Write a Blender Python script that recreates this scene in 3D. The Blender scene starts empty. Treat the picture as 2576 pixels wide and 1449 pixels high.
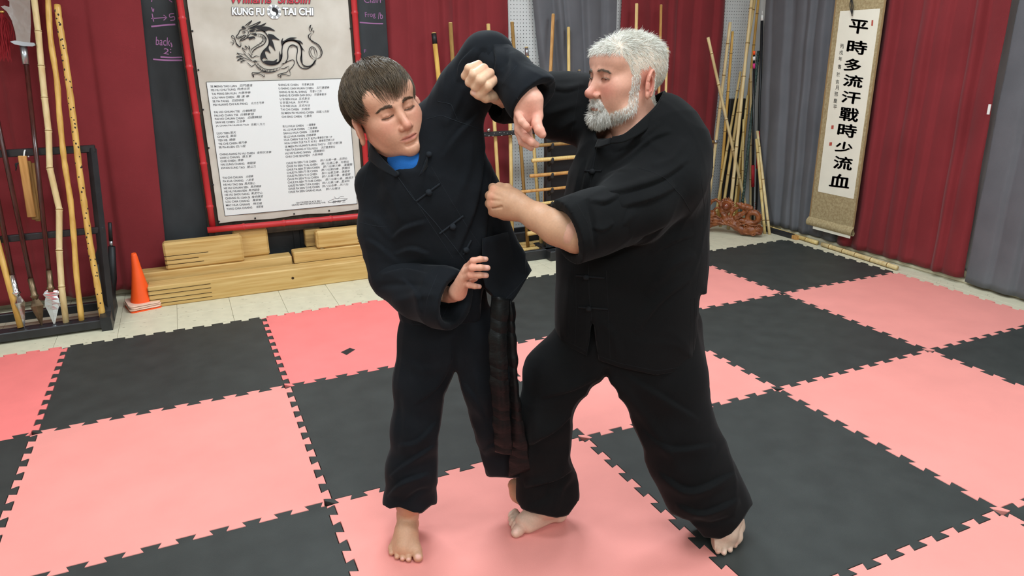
import bpy, bmesh, math, random
import numpy as np
from mathutils import Vector, Matrix
random.seed(7); rng = np.random.default_rng(7)
SC = bpy.context.scene; COL = SC.collection
# ------------------------------------------------------------------ camera
F_PX = 1798.34; IMW, IMH = 2576.0, 1449.0
YAW, PITCH, ROLL = 0.423071, 0.319010, -0.0119416
CAM = np.array([0.718888, -4.165543, 1.454157])
def cam_axes():
    fw = np.array([math.sin(YAW)*math.cos(PITCH), math.cos(YAW)*math.cos(PITCH), -math.sin(PITCH)])
    r = np.array([math.cos(YAW), -math.sin(YAW), 0.0]); u = np.cross(r, fw)
    r2 = math.cos(ROLL)*r + math.sin(ROLL)*u; u2 = -math.sin(ROLL)*r + math.cos(ROLL)*u
    return np.stack([r2, u2, -fw], 1)
RC = cam_axes()
cd = bpy.data.cameras.new('camera'); co = bpy.data.objects.new('camera', cd); COL.objects.link(co)
cd.sensor_width = 36; cd.lens = F_PX/IMW*36; cd.clip_start = 0.05
M = Matrix.Identity(4)
for a in range(3):
    for b in range(3): M[a][b] = RC[a, b]
    M[a][3] = CAM[a]
co.matrix_world = M; SC.camera = co
SC.view_settings.view_transform = 'Standard'; SC.view_settings.look = 'None'
SC.view_settings.gamma = 1.0; SC.view_settings.use_curve_mapping = False
SC.view_settings.exposure = -0.06
# ------------------------------------------------------------------ world + ceiling lamps
wd = bpy.data.worlds.new('world'); SC.world = wd; wd.use_nodes = True
wd.node_tree.nodes['Background'].inputs[0].default_value = (0.95, 0.98, 1.0, 1)
wd.node_tree.nodes['Background'].inputs[1].default_value = 0.06
CEIL = 2.95
def ceiling_lamp(x, y, w, h, power):
    l = bpy.data.lights.new('fluorescent_tube_light', 'AREA'); l.shape = 'RECTANGLE'; l.size = w; l.size_y = h
    l.energy = power; l.color = (0.80, 0.935, 1.0)
    o = bpy.data.objects.new('fluorescent_tube_light', l); COL.objects.link(o); o.location = (x, y, CEIL-0.06)
for lx, lk in ((-1.3, 0.75), (1.3, 1.28), (3.9, 0.76)):
    for ly in (-5.6, -3.1, -0.9):
        ceiling_lamp(lx+(0.4 if (lx, ly) == (1.3, -0.9) else 0), ly, 1.2, 0.6, lk*(1.3 if (lx, ly) == (1.3, -0.9) else 0.82 if (lx, ly) == (1.3, -3.1) else 1)*(41 if ly > -5 else 50))
# ------------------------------------------------------------------ pixel -> world helpers
def ray(u, v): return RC @ np.array([(u-IMW/2)/F_PX, -(v-IMH/2)/F_PX, -1.0])
def at_y(u, v, Y): d = ray(u, v); return CAM + d*(Y-CAM[1])/d[1]
def at_x(u, v, X): d = ray(u, v); return CAM + d*(X-CAM[0])/d[0]
def at_z(u, v, Z): d = ray(u, v); return CAM + d*(Z-CAM[2])/d[2]
ZF = -0.02          # tiled floor; the mat tops lie at z = 0
YW = 0.95; XW = 5.30
# ------------------------------------------------------------------ materials
def lin(c):
    c = c/255.0
    return c/12.92 if c <= 0.04045 else ((c+0.055)/1.055)**2.4
def rgb(r, g, b): return (lin(r), lin(g), lin(b), 1)
def material(name, col, rough=0.6, spec=0.3, metal=0.0, var=0.0, vscale=8.0, col2=None, stretch=None,
             bump=0.0, bscale=60.0, coat=0.0, attr=None, sss=0.0, detail=4.0, sheen=0.0, bstretch=None):
    m = bpy.data.materials.new(name); m.use_nodes = True; nt = m.node_tree; N = nt.nodes; L = nt.links
    b = N['Principled BSDF']; b.inputs['Roughness'].default_value = rough
    b.inputs['Specular IOR Level'].default_value = spec; b.inputs['Metallic'].default_value = metal
    b.inputs['Base Color'].default_value = col; b.inputs['Coat Weight'].default_value = coat
    if sheen: b.inputs['Sheen Weight'].default_value = sheen; b.inputs['Sheen Roughness'].default_value = 0.4
    if sss:
        b.inputs['Subsurface Weight'].default_value = sss; b.inputs['Subsurface Radius'].default_value = (1, .35, .2)
        b.inputs['Subsurface Scale'].default_value = 0.006
    tc = N.new('ShaderNodeTexCoord')
    def mapped(st):
        mp = N.new('ShaderNodeMapping'); L.new(tc.outputs['Object'], mp.inputs[0])
        if st: mp.inputs['Scale'].default_value = st
        return mp.outputs[0]
    base = None
    if attr:
        at = N.new('ShaderNodeVertexColor'); at.layer_name = attr; base = at.outputs[0]
    if var or col2:
        no = N.new('ShaderNodeTexNoise'); no.inputs['Scale'].default_value = vscale; no.inputs['Detail'].default_value = detail
        L.new(mapped(stretch), no.inputs[0])
        rp = N.new('ShaderNodeValToRGB'); L.new(no.outputs[0], rp.inputs[0])
        rp.color_ramp.elements[0].position = 0.3; rp.color_ramp.elements[1].position = 0.7
        if col2: rp.color_ramp.elements[0].color = col; rp.color_ramp.elements[1].color = col2
        else:
            rp.color_ramp.elements[0].color = tuple([1-var]*3)+(1,); rp.color_ramp.elements[1].color = tuple([1+var]*3)+(1,)
            mx = N.new('ShaderNodeMix'); mx.data_type = 'RGBA'; mx.blend_type = 'MULTIPLY'; mx.inputs[0].default_value = 1
            if base: L.new(base, mx.inputs[6])
            else: mx.inputs[6].default_value = col
            L.new(rp.outputs[0], mx.inputs[7]); base = mx.outputs[2]
        if col2: base = rp.outputs[0]
    if base: L.new(base, b.inputs['Base Color'])
    if bump:
        n2 = N.new('ShaderNodeTexNoise'); n2.inputs['Scale'].default_value = bscale; n2.inputs['Detail'].default_value = 5
        L.new(mapped(bstretch or stretch), n2.inputs[0])
        bp = N.new('ShaderNodeBump'); bp.inputs['Strength'].default_value = bump; bp.inputs['Distance'].default_value = 0.01
        L.new(n2.outputs[0], bp.inputs['Height']); L.new(bp.outputs[0], b.inputs['Normal'])
    return m
MT = {}
MT['mat_black'] = material('foam_black', rgb(52, 54, 52), 0.55, 0.35, var=0.16, vscale=9, bump=0.12, bscale=400)
MT['mat_pink'] = material('foam_pink', rgb(233, 148, 139), 0.6, 0.3, var=0.04, vscale=5, bump=0.1, bscale=400)
MT['mat_red'] = material('foam_salmon', rgb(240, 126, 122), 0.6, 0.3, var=0.05, vscale=5, bump=0.1, bscale=400)
MT['tile'] = material('vinyl_tile', rgb(216, 208, 182), 0.45, 0.4, var=0.06, vscale=14, detail=8)
MT['grout'] = material('floor_joint', rgb(150, 140, 118), 0.8)
MT['pegboard'] = material('painted_board', rgb(205, 206, 204), 0.5)
MT['white_paint'] = material('wall_paint', rgb(225, 222, 212), 0.7, var=0.02)
MT['cream'] = material('cream_trim', rgb(214, 206, 180), 0.55, var=0.06)
MT['red_cloth'] = material('burgundy_cloth', rgb(128, 46, 50), 0.85, 0.15, var=0.10, vscale=3, bump=0.25, bscale=500, sheen=0.15)
MT['grey_cloth'] = material('charcoal_cloth', rgb(104, 104, 108), 0.85, 0.15, var=0.10, vscale=4, bump=0.25, bscale=500, sheen=0.1)
MT['chalkboard'] = material('chalkboard_black', rgb(46, 48, 50), 0.6, 0.3, var=0.55, vscale=4, stretch=(1, 1, .5), detail=8)
MT['black_wood'] = material('black_painted_wood', rgb(38, 38, 40), 0.4, 0.45, var=0.25, vscale=12, bump=0.15, bscale=40)
MT['dark_pole'] = material('dark_lacquer', rgb(66, 30, 26), 0.22, 0.5, var=0.35, vscale=10, stretch=(6, 6, .6))
MT['bamboo'] = material('bamboo_skin', rgb(222, 196, 136), 0.45, 0.4, col2=rgb(198, 166, 100), vscale=7, stretch=(6, 6, .8))
MT['bamboo_pale'] = material('bamboo_pale_skin', rgb(226, 204, 156), 0.5, 0.35, col2=rgb(206, 176, 122), vscale=7, stretch=(6, 6, .8))
MT['rattan'] = material('rattan_skin', rgb(222, 178, 96), 0.42, 0.4, col2=rgb(192, 144, 66), vscale=8, stretch=(5, 5, .8))
MT['wood_light'] = material('pale_staff_wood', rgb(228, 196, 132), 0.5, 0.35, col2=rgb(206, 168, 100), vscale=9, stretch=(8, 8, .6))
MT['wood_tan'] = material('tan_staff_wood', rgb(206, 154, 92), 0.5, 0.35, col2=rgb(178, 126, 66), vscale=9, stretch=(8, 8, .6))
MT['wood_brown'] = material('aged_staff_wood', rgb(166, 128, 74), 0.5, 0.35, col2=rgb(138, 102, 54), vscale=9, stretch=(8, 8, .6))
MT['pine'] = material('pine_timber', rgb(214, 180, 120), 0.55, 0.3, col2=rgb(190, 148, 84), vscale=6, stretch=(.5, 6, 9), detail=6)
MT['pine_old'] = material('weathered_timber', rgb(176, 146, 92), 0.6, 0.25, col2=rgb(120, 92, 54), vscale=6, stretch=(.5, 6, 9), detail=6)
MT['groove'] = material('saw_cut', rgb(58, 40, 20), 0.9)
MT['red_bamboo'] = material('red_lacquer_bamboo', rgb(190, 46, 50), 0.4, 0.4, var=0.12, vscale=7)
MT['frame_wood'] = material('dark_frame_wood', rgb(64, 54, 44), 0.6, 0.3, var=0.4, vscale=10, stretch=(4, 4, .6))
MT['parchment'] = material('mottled_banner', rgb(206, 198, 186), 0.5, 0.3, col2=rgb(184, 174, 160), vscale=5, detail=7)
MT['paper'] = material('white_sheet', rgb(226, 226, 224), 0.35, 0.4)
MT['ink'] = material('black_print', rgb(44, 42, 44), 0.6, 0.2)
MT['ink_grey'] = material('grey_print', rgb(92, 92, 96), 0.6, 0.2)
MT['ink_red'] = material('red_print', rgb(196, 62, 76), 0.6, 0.2)
MT['ink_white'] = material('white_print', rgb(240, 240, 240), 0.5, 0.2)
MT['chalk_pink'] = material('pink_chalk', rgb(158, 108, 150), 0.9, 0.1)
MT['chalk_white'] = material('white_chalk', rgb(176, 160, 176), 0.9, 0.1)
MT['steel'] = material('polished_steel', rgb(210, 212, 216), 0.16, 0.5, metal=1.0, bump=0.25, bscale=14)
MT['silver'] = material('silver_tape', rgb(176, 178, 182), 0.3, 0.5, metal=0.9)
MT['bronze'] = material('aged_bronze', rgb(128, 108, 84), 0.4, 0.5, metal=0.9, var=0.3, vscale=30)
MT['brass'] = material('brass_fitting', rgb(196, 160, 92), 0.35, 0.5, metal=0.9)
MT['tassel'] = material('red_tassel_fibre', rgb(128, 18, 26), 0.8)
MT['black_soft'] = material('black_vinyl', rgb(28, 28, 30), 0.5, 0.4)
MT['black_gloss'] = material('black_lacquer_staff', rgb(26, 26, 28), 0.25, 0.5)
MT['green_cord'] = material('green_black_cord', rgb(62, 78, 72), 0.6, 0.3, var=0.5, vscale=60)
MT['red_cord'] = material('red_cord_wrap', rgb(168, 30, 40), 0.6, 0.3, var=0.25, vscale=80, stretch=(1, 1, 8))
MT['orange'] = material('orange_cone_plastic', rgb(255, 92, 34), 0.4, 0.4, var=0.05)
MT['cone_edge'] = material('cone_scuffed_edge', rgb(246, 206, 184), 0.5, 0.3, var=0.08, vscale=30)
MT['carving'] = material('carved_hardwood', rgb(150, 84, 42), 0.32, 0.5, col2=rgb(104, 50, 22), vscale=30, bump=0.5, bscale=55, detail=6)
MT['brocade'] = material('brown_brocade', rgb(156, 136, 100), 0.7, 0.2, col2=rgb(182, 164, 126), vscale=75, detail=1)
MT['rice_paper'] = material('rice_paper', rgb(240, 234, 216), 0.7, 0.2, var=0.03)
MT['seal'] = material('seal_red', rgb(186, 84, 70), 0.7)
MT['white_plastic'] = material('white_plastic', rgb(232, 230, 224), 0.4)
MT['pink_ring'] = material('pink_tape', rgb(214, 60, 130), 0.5)
MT['ceiling'] = material('ceiling_board', rgb(232, 230, 224), 0.9)
# ------------------------------------------------------------------ object helpers
def tag(o, label=None, cat=None, group=None, kind=None):
    if label: o['label'] = label
    if cat: o['category'] = cat
    if group: o['group'] = group
    if kind: o['kind'] = kind
    return o
def empty(name, loc=(0, 0, 0), rz=0.0):
    o = bpy.data.objects.new(name, None); COL.objects.link(o); o.location = loc; o.rotation_euler = (0, 0, rz)
    o.empty_display_size = 0.1
    return o
def link(name, me, mats=None, parent=None, smooth=True):
    if mats is not None:
        for m in (mats if isinstance(mats, (list, tuple)) else [mats]): me.materials.append(MT[m] if isinstance(m, str) else m)
    o = bpy.data.objects.new(name, me); COL.objects.link(o)
    if parent is not None:
        o.parent = parent
        # vertices are given in world space: undo the parent's transform (parents are only moved in x, y, z and turned about z)
        o.matrix_parent_inverse = (Matrix.Translation(parent.location) @ parent.rotation_euler.to_matrix().to_4x4()).inverted() if parent.parent is None else parent_inv(parent)
    if smooth and len(me.polygons): me.polygons.foreach_set('use_smooth', [True]*len(me.polygons))
    return o
def parent_inv(p): return Matrix.Identity(4)
def mesh(name, v, f):
    me = bpy.data.meshes.new(name); me.from_pydata([tuple(map(float, p)) for p in v], [], [tuple(map(int, q)) for q in f]); me.update()
    return me
class MB:
    """collects shapes, in world space, into one mesh"""
    def __init__(s): s.v = []; s.f = []; s.mi = []; s.cur = 0
    def add(s, v, f):
        n = len(s.v); s.v += [tuple(map(float, p)) for p in v]; s.f += [tuple(int(i)+n for i in q) for q in f]; s.mi += [s.cur]*len(f)
    def box(s, lo, hi, ax=None, o=(0, 0, 0), bev=0.0):
        """box between two local corners; ax: 3x3 axes as columns; bev: chamfer"""
        lo = np.array(lo, float); hi = np.array(hi, float); b = min(bev, 0.45*min(hi-lo))
        if b <= 0:
            v = [[(lo, hi)[i][0], (lo, hi)[j][1], (lo, hi)[k][2]] for i in (0, 1) for j in (0, 1) for k in (0, 1)]
            f = [(0, 1, 3, 2), (4, 6, 7, 5), (0, 4, 5, 1), (2, 3, 7, 6), (0, 2, 6, 4), (1, 5, 7, 3)]
        else:
            v = []; idx = {}
            for i in (0, 1):
                for j in (0, 1):
                    for k in (0, 1):
                        c = np.array([(lo, hi)[i][0], (lo, hi)[j][1], (lo, hi)[k][2]]); sg = np.array([1-2*i, 1-2*j, 1-2*k])
                        for a in range(3):
                            p = c + sg*b; p[a] = c[a]; idx[i, j, k, a] = len(v); v.append(p)
            f = []
            for a in range(3):
                e = [0, 1, 2]; e.remove(a)
                for s0 in (0, 1):
                    q = []
                    for m in ((0, 0), (1, 0), (1, 1), (0, 1)):
                        c = [0, 0, 0]; c[a] = s0; c[e[0]] = m[0]; c[e[1]] = m[1]; q.append(idx[(*c, a)])
                    f.append(q)
                # edges along axis a
                for m in ((0, 0), (1, 0), (1, 1), (0, 1)):
                    c0 = [0, 0, 0]; c0[e[0]] = m[0]; c0[e[1]] = m[1]; c1 = list(c0); c1[a] = 1
                    f.append([idx[(*c0, e[0])], idx[(*c0, e[1])], idx[(*c1, e[1])], idx[(*c1, e[0])]])
            for i in (0, 1):
                for j in (0, 1):
                    for k in (0, 1): f.append([idx[i, j, k, 0], idx[i, j, k, 1], idx[i, j, k, 2]])
        v = np.array(v)
        if ax is not None: v = v @ np.array(ax, float).T
        v = v + np.array(o, float); ctr = v.mean(0)
        out = []
        for q in f:
            q = list(q); n = np.cross(v[q[1]]-v[q[0]], v[q[2]]-v[q[0]])
            out.append(q if np.dot(n, v[q].mean(0)-ctr) > 0 else q[::-1])
        s.add(v, out); return s
    def tube(s, pts, rad, n=10, caps=True):
        pts = np.array(pts, float); m = len(pts); rad = np.full(m, rad, float) if np.isscalar(rad) else np.array(rad, float)
        T = np.gradient(pts, axis=0); T /= np.linalg.norm(T, axis=1)[:, None]+1e-12
        up = np.array([0, 0, 1.0]) if abs(T[0][2]) < 0.9 else np.array([1.0, 0, 0])
        U = np.cross(up, T[0]); U /= np.linalg.norm(U); v = []
        for i in range(m):
            U = U - T[i]*np.dot(U, T[i]); U /= np.linalg.norm(U); W = np.cross(T[i], U)
            for k in range(n):
                a = 2*math.pi*k/n; v.append(pts[i]+rad[i]*(math.cos(a)*U+math.sin(a)*W))
        f = [(i*n+k, i*n+(k+1) % n, (i+1)*n+(k+1) % n, (i+1)*n+k) for i in range(m-1) for k in range(n)]
        if caps: f += [tuple(range(n-1, -1, -1)), tuple((m-1)*n+k for k in range(n))]
        s.add(v, f); return s
    def ball(s, c, r, nu=12, nv=8):
        r = np.array([r]*3 if np.isscalar(r) else r, float); v = [np.array(c)+r*[0, 0, -1]]
        for j in range(1, nv):
            t = math.pi*j/nv-math.pi/2
            for i in range(nu):
                a = 2*math.pi*i/nu; v.append(np.array(c)+r*[math.cos(t)*math.cos(a), math.cos(t)*math.sin(a), math.sin(t)])
        v.append(np.array(c)+r*[0, 0, 1]); f = []
        for i in range(nu):
            f.append((0, 1+(i+1) % nu, 1+i)); e = 1+(nv-2)*nu; f.append((e+i, e+(i+1) % nu, len(v)-1))
            for j in range(nv-2): a = 1+j*nu; f.append((a+i, a+(i+1) % nu, a+nu+(i+1) % nu, a+nu+i))
        s.add(v, f); return s
    def ribbon(s, pts, w, nrm, off=0.0):
        """flat stroke of varying width in the plane with normal nrm"""
        pts = np.array(pts, float); T = np.gradient(pts, axis=0); T /= np.linalg.norm(T, axis=1)[:, None]+1e-12
        S = np.cross(T, np.array(nrm, float)); w = np.full(len(pts), w) if np.isscalar(w) else np.array(w)
        p = pts+np.array(nrm)*off; a = p-S*w[:, None]/2; b = p+S*w[:, None]/2; n = len(pts)
        s.add(list(a)+list(b), [(i, i+1, n+i+1, n+i) for i in range(n-1)]); return s
    def poly(s, pts): s.add(pts, [tuple(range(len(pts)))]); return s
    def build(s, name, mats, parent=None, smooth=False):
        me = mesh(name, s.v, s.f)
        o = link(name, me, mats, parent, smooth)
        if isinstance(mats, (list, tuple)) and len(mats) > 1: me.polygons.foreach_set('material_index', s.mi)
        return o
def spline(pts, n=8):
    """Catmull-Rom through the points"""
    P = np.array(pts, float); P = np.vstack([2*P[0]-P[1], P, 2*P[-1]-P[-2]]); out = []
    for i in range(1, len(P)-2):
        for t in np.linspace(0, 1, n, endpoint=False):
            a, b, c, d = P[i-1:i+3]
            out.append(0.5*((2*b)+(c-a)*t+(2*a-5*b+4*c-d)*t*t+(3*b-a-3*c+d)*t**3))
    out.append(P[-2]); return np.array(out)
def text_verts(body, bold=0.0, shear=0.0):
    c = bpy.data.curves.new('glyphs', 'FONT'); c.body = body; c.offset = bold; c.shear = shear; c.resolution_u = 3
    o = bpy.data.objects.new('glyphs', c); COL.objects.link(o)
    dg = bpy.context.evaluated_depsgraph_get(); me = bpy.data.meshes.new_from_object(o.evaluated_get(dg))
    v = np.array([tuple(p.co) for p in me.vertices]).reshape(-1, 3); f = [tuple(p.vertices) for p in me.polygons]
    bpy.data.objects.remove(o); bpy.data.curves.remove(c); bpy.data.meshes.remove(me)
    return v, f
def put_text(mb, body, p0, p1, p2, bold=0.0, shear=0.0):
    """writes body in the plane so its box runs from p0 (lower left) to p1 (lower right) and p2 (upper left)"""
    v, f = text_verts(body, bold, shear)
    if len(v) == 0: return
    lo = v.min(0); hi = v.max(0); a = (v[:, 0]-lo[0])/(hi[0]-lo[0]); b = (v[:, 1]-lo[1])/max(hi[1]-lo[1], 1e-6)
    p0, p1, p2 = (np.array(p, float) for p in (p0, p1, p2))
    mb.add(p0+a[:, None]*(p1-p0)+b[:, None]*(p2-p0), f)
# ================================================================== the room
def struct(mb, name, mats, parent=None): return tag(mb.build(name, mats, parent), kind='structure')
YB = -7.0; XL = -3.2
struct(MB().box((XL, YB, ZF-0.05), (XW, YW+0.1, ZF-0.004)), 'floor', 'grout')
floor = bpy.data.objects['floor']; tag(floor, 'beige vinyl tile floor showing around the foam mats')
TS = 0.3048; tme = None
def tile_mesh():
    b = MB().box((0.0008, 0.0008, -0.004), (TS-0.0008, TS-0.0008, 0), bev=0.0006); return mesh('tile', b.v, b.f)
tme = tile_mesh(); tme.materials.append(MT['tile'])
def add_tile(ix, iy):
    o = bpy.data.objects.new('tile', tme); COL.objects.link(o); o.parent = floor; o.location = (ix*TS-0.07, iy*TS+0.02, ZF)
for ix in range(-10, 18):
    for iy in range(-1, 3): add_tile(ix, iy)
for iy in range(-8, -1):
    for ix in (16, 17): add_tile(ix, iy)
for iy in range(-12, -1):
    for ix in range(-10, -3): add_tile(ix, iy)
# vinyl tile flecks: chips of darker colour set in the tile surface
fl = MB()
for k in range(900):
    x = random.uniform(-1.2, 5.2); y = random.uniform(0.0, 0.9) if random.random() < .85 else random.uniform(-1.6, 0)
    if y < 0: x = random.uniform(5.02, 5.25)
    a = random.uniform(-.5, .5); l = random.uniform(.003, .012); w = random.uniform(.001, .003); c, s = math.cos(a), math.sin(a)
    q = [(-l, 0), (-l*.2, -w), (l, -w*.3), (l*.3, w)]
    fl.add([(x+c*i-s*j, y+s*i+c*j, ZF+0.0004) for i, j in q], [(0, 1, 2, 3)])
fo = fl.build('tile_flecks', MT['grout'], floor); tag(fo, kind='stuff')

# back wall: white perforated panels; the right wall the same
def wall_board(name, box, parent=None):
    return struct(MB().box(*box), name, 'pegboard', parent)
wall_board('wall_back', ((XL, YW, ZF), (XW+0.1, YW+0.1, CEIL)))
wall_board('wall_right', ((XW, YB, ZF), (XW+0.1, YW, CEIL)))
struct(MB().box((XL-0.1, YB, ZF), (XL, YW, CEIL)), 'wall_left', 'white_paint')
struct(MB().box((XL, YB-0.1, ZF), (XW, YB, CEIL)), 'wall_front', 'white_paint')
struct(MB().box((XL, YB, CEIL), (XW, YW, CEIL+0.05)), 'ceiling', 'ceiling')
# rows of peg holes: shallow dark sockets, one part per panel
def peg_panel(a0, a1, z0, z1, side):
    mb = MB(); st = 0.0254
    n = int((a1-a0)/st); m = int((z1-z0)/st)
    for i in range(n):
        for j in range(m):
            a = a0+st*(i+.5); z = z0+st*(j+.5); p = []
            for k in range(6):
                c, s = 0.0034*math.cos(k*math.pi/3), 0.0034*math.sin(k*math.pi/3)
                p.append((a+c, YW-0.0006, z+s) if side == 'b' else (XW-0.0006, a+c, z+s))
            mb.add(p, [tuple(range(6)) if side == 'b' else tuple(range(5, -1, -1))])
    o = mb.build('peg_holes', MT['ink'], bpy.data.objects['wall_back' if side == 'b' else 'wall_right']); tag(o, kind='stuff')
peg_panel(2.95, 3.6, 0.12, 2.1, 'b'); peg_panel(3.9, 4.2, 1.2, 2.1, 'b'); peg_panel(4.9, 5.3, 0.12, 2.1, 'b'); peg_panel(-0.45, -0.05, 0.08, .3, 'r')
# low trim
struct(MB().box((XL, YW-0.02, ZF), (0.9, YW, ZF+0.11), bev=.004), 'baseboard_back', 'cream')
struct(MB().box((2.6, YW-0.025, ZF), (4.9, YW, ZF+0.13), bev=.004), 'baseboard_rear', 'black_wood')
struct(MB().box((XW-0.02, -4.5, ZF), (XW, 0.9, ZF+0.075), bev=.004), 'baseboard_right', 'cream')
qr = MB().tube([(XW-0.04, -3.5, ZF+.014), (XW-0.036, 0.3, ZF+.014)], 0.016, 10)
struct(qr, 'trim_1', 'cream')

# ------------------------------------------------------------------ foam floor mats with dovetail teeth
PITCH_T = 0.1; AMP = 0.013
def edge_profile(n=10, flip=False):
    """points (t, offset) along a unit edge; the offset swings to both sides in dovetail steps"""
    pts = []; h = 0.5/n; fl_ = 0.011
    for k in range(n):
        t0 = k/n; sgn = 1
        # half period low, half period high, with flared flanks
        pts += [(t0+h*0.5+fl_*.5, -AMP), (t0+h*0.5-fl_*.5, AMP), (t0+h*1.5+fl_*.5, AMP), (t0+h*1.5-fl_*.5, -AMP)]
    pts = [(0.0, -AMP)]+pts+[(1.0, -AMP)]
    return pts
def mat_outline(i, j):
    """x from i to i+1, y from -(j+1) to -j, counter-clockwise; edges shared with the neighbours"""
    prof = edge_profile(); out = []
    g = 0.0012
    def rnd(seq): return seq
    def cl(t): return min(max(t, .018), .982)
    for t, o in prof: out.append((i+cl(t), -(j+1)+o+g))               # bottom, left to right
    for t, o in prof: out.append((i+1+o-g, -(j+1)+cl(t)))             # right, upwards
    for t, o in reversed(prof): out.append((i+cl(t), -j+o-g))         # top, right to left
    for t, o in reversed(prof): out.append((i+o+g, -(j+1)+cl(t)))     # left, downwards
    return out
mat_labels = {
 (-1,0): 'salmon pink foam mat at the left edge, in front of the weapon rack',
 (0,0): 'black foam mat nearest the orange cone, along the tile strip',
 (1,0): 'deep salmon foam mat with a small black diamond on it, behind the blue-shirted person',
 (2,0): 'black foam mat behind the pair, under the staff rack',
 (3,0): 'pink foam mat in the last row, right of the rolled-sleeve person\'s back',
 (4,0): 'black foam mat in the far right corner, before the bamboo poles',
 (-1,1): 'black foam mat cut off by the left edge of the picture',
 (0,1): 'large pale pink foam mat on the left, whole in view',
 (1,1): 'black foam mat under the blue-shirted person, seen between his legs',
 (2,1): 'pink foam mat seen between the rolled-sleeve person\'s legs',
 (3,1): 'black foam mat right of the rolled-sleeve person at hip height',
 (4,1): 'pink foam mat beside the burgundy curtain on the right wall',
 (0,2): 'black foam mat along the bottom left edge of the picture',
 (1,2): 'pink foam mat both bare front feet stand on, bottom centre',
 (2,2): 'large black foam mat under the rolled-sleeve person\'s rear foot',
 (3,2): 'large pink foam mat right of the rolled-sleeve person, in front of the black corner mats',
 (4,2): 'black foam mat at the right edge, below the grey curtain',
 (-1,2): 'pale pink foam mat at the bottom left corner of the picture',
 (2,3): 'pink foam mat in the bottom right corner of the picture',
 (1,3): 'black foam mat below the bottom centre of the picture',
 (3,3): 'black foam mat whose corner shows at the lower right edge',
 (0,3): 'pink foam mat below the bottom left of the picture'}
def foam_mat(i, j):
    ol = mat_outline(i, j); n = len(ol); b = 0.0016
    P = np.array(ol); 
    nxt = np.roll(P, -1, 0)-P; prv = P-np.roll(P, 1, 0)
    def nrm(d): d = d/(np.linalg.norm(d, axis=1)[:, None]+1e-9); return np.stack([d[:, 1], -d[:, 0]], 1)
    N_ = nrm(nxt)+nrm(prv); N_ /= np.linalg.norm(N_, axis=1)[:, None]+1e-9
    inn = P-N_*b
    v = [(x, y, ZF) for x, y in P]+[(x, y, -b) for x, y in P]+[(x, y, 0.0) for x, y in inn]
    f = [tuple(range(2*n, 3*n))]
    for k in range(n):
        k2 = (k+1) % n
        f.append((k, k2, n+k2, n+k)); f.append((n+k, n+k2, 2*n+k2, 2*n+k))
    me = mesh('floor_mat', v, f)
    mat = 'mat_black' if (i+j) % 2 == 0 else ('mat_red' if (i, j) in ((1, 0), (-1, 0)) else 'mat_pink')
    o = link('floor_mat', me, mat, None, smooth=False)
    tag(o, mat_labels[(i, j)], 'floor mat', 'interlocking foam floor mats')
    return o
mats_obj = {k: foam_mat(*k) for k in mat_labels}
d0 = at_z(857, 886, .0006); d1 = at_z(880, 875, .0006); d2 = at_z(894, 879, .0006); d3 = at_z(872, 893, .0006)
MB().poly([d0, d3, d2, d1]).build('diamond_patch', 'black_soft', mats_obj[(1, 0)])

# ------------------------------------------------------------------ curtains
def curtain(name, label, mat, a0, a1, base, z0, z1, wall, pleats, amp=0.02, seed=1, tilt0=0.0, tilt1=0.0, group='wall curtains'):
    """hangs along the wall from a0 to a1; pleats are soft-edged folds that drift and fade downwards"""
    r = np.random.default_rng(seed); nx = max(60, int((a1-a0)*120)); nz = 60
    cuts = np.sort(np.concatenate([[0, 1], (np.arange(1, pleats)+r.uniform(-.3, .3, pleats-1))/pleats])); dep = r.uniform(.4, 1, pleats)*amp
    s = np.linspace(0, 1, nx); z = np.linspace(z0, z1, nz); S, Z = np.meshgrid(s, z)
    D = np.zeros_like(S); zz = (Z-z0)/(z1-z0)
    for k in range(pleats):
        c0, c1 = cuts[k], cuts[k+1]; drift = r.uniform(-.25, .25)*(c1-c0)
        t = (S-(c0+drift*zz))/(c1-c0)
        inside = (t >= 0) & (t < 1)
        prof = np.where(t < .16, np.sin(np.clip(t/.16, 0, 1)*math.pi/2), np.cos(np.clip((t-.16)/.84, 0, 1)*math.pi/2)**.8)
        D = np.where(inside, np.maximum(D, dep[k]*prof), D)
    # blur a little so that folds are cloth-like
    for _ in range(2): D[:, 1:-1] = .25*D[:, :-2]+.5*D[:, 1:-1]+.25*D[:, 2:]
    D += 0.004*np.sin(S*23+Z*3+seed)+0.003*np.sin(Z*11+S*9)
    A = a0+(a1-a0)*S+(1-zz)*(tilt0*(1-S)+tilt1*S)
    off = D
    if wall == 'b': P = np.stack([A, base-off, Z], -1).reshape(-1, 3)
    else: P = np.stack([base-off, A, Z], -1).reshape(-1, 3)
    f = []
    for j in range(nz-1):
        for i in range(nx-1):
            q = (j*nx+i, j*nx+i+1, (j+1)*nx+i+1, (j+1)*nx+i); f.append(q if wall == 'b' else q[::-1])
    n = len(P); B = P.copy(); B[:, 1 if wall == 'b' else 0] += 0.003
    v = np.vstack([P, B]); f2 = [tuple(i+n for i in q[::-1]) for q in f]
    rim = list(range(nx))+[j*nx+nx-1 for j in range(1, nz)]+list(range(nz*nx-2, (nz-1)*nx-1, -1))+[j*nx for j in range(nz-2, 0, -1)]
    fr = []
    for k in range(len(rim)):
        a, b = rim[k], rim[(k+1) % len(rim)]; q = (b, a, a+n, b+n); fr.append(q if wall == 'b' else q[::-1])
    o = link(name, mesh(name, v, f+f2+fr), mat, None, True)
    return tag(o, label, 'curtain', group)
xc = lambda u, v, Y: float(at_y(u, v, Y)[0])
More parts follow.
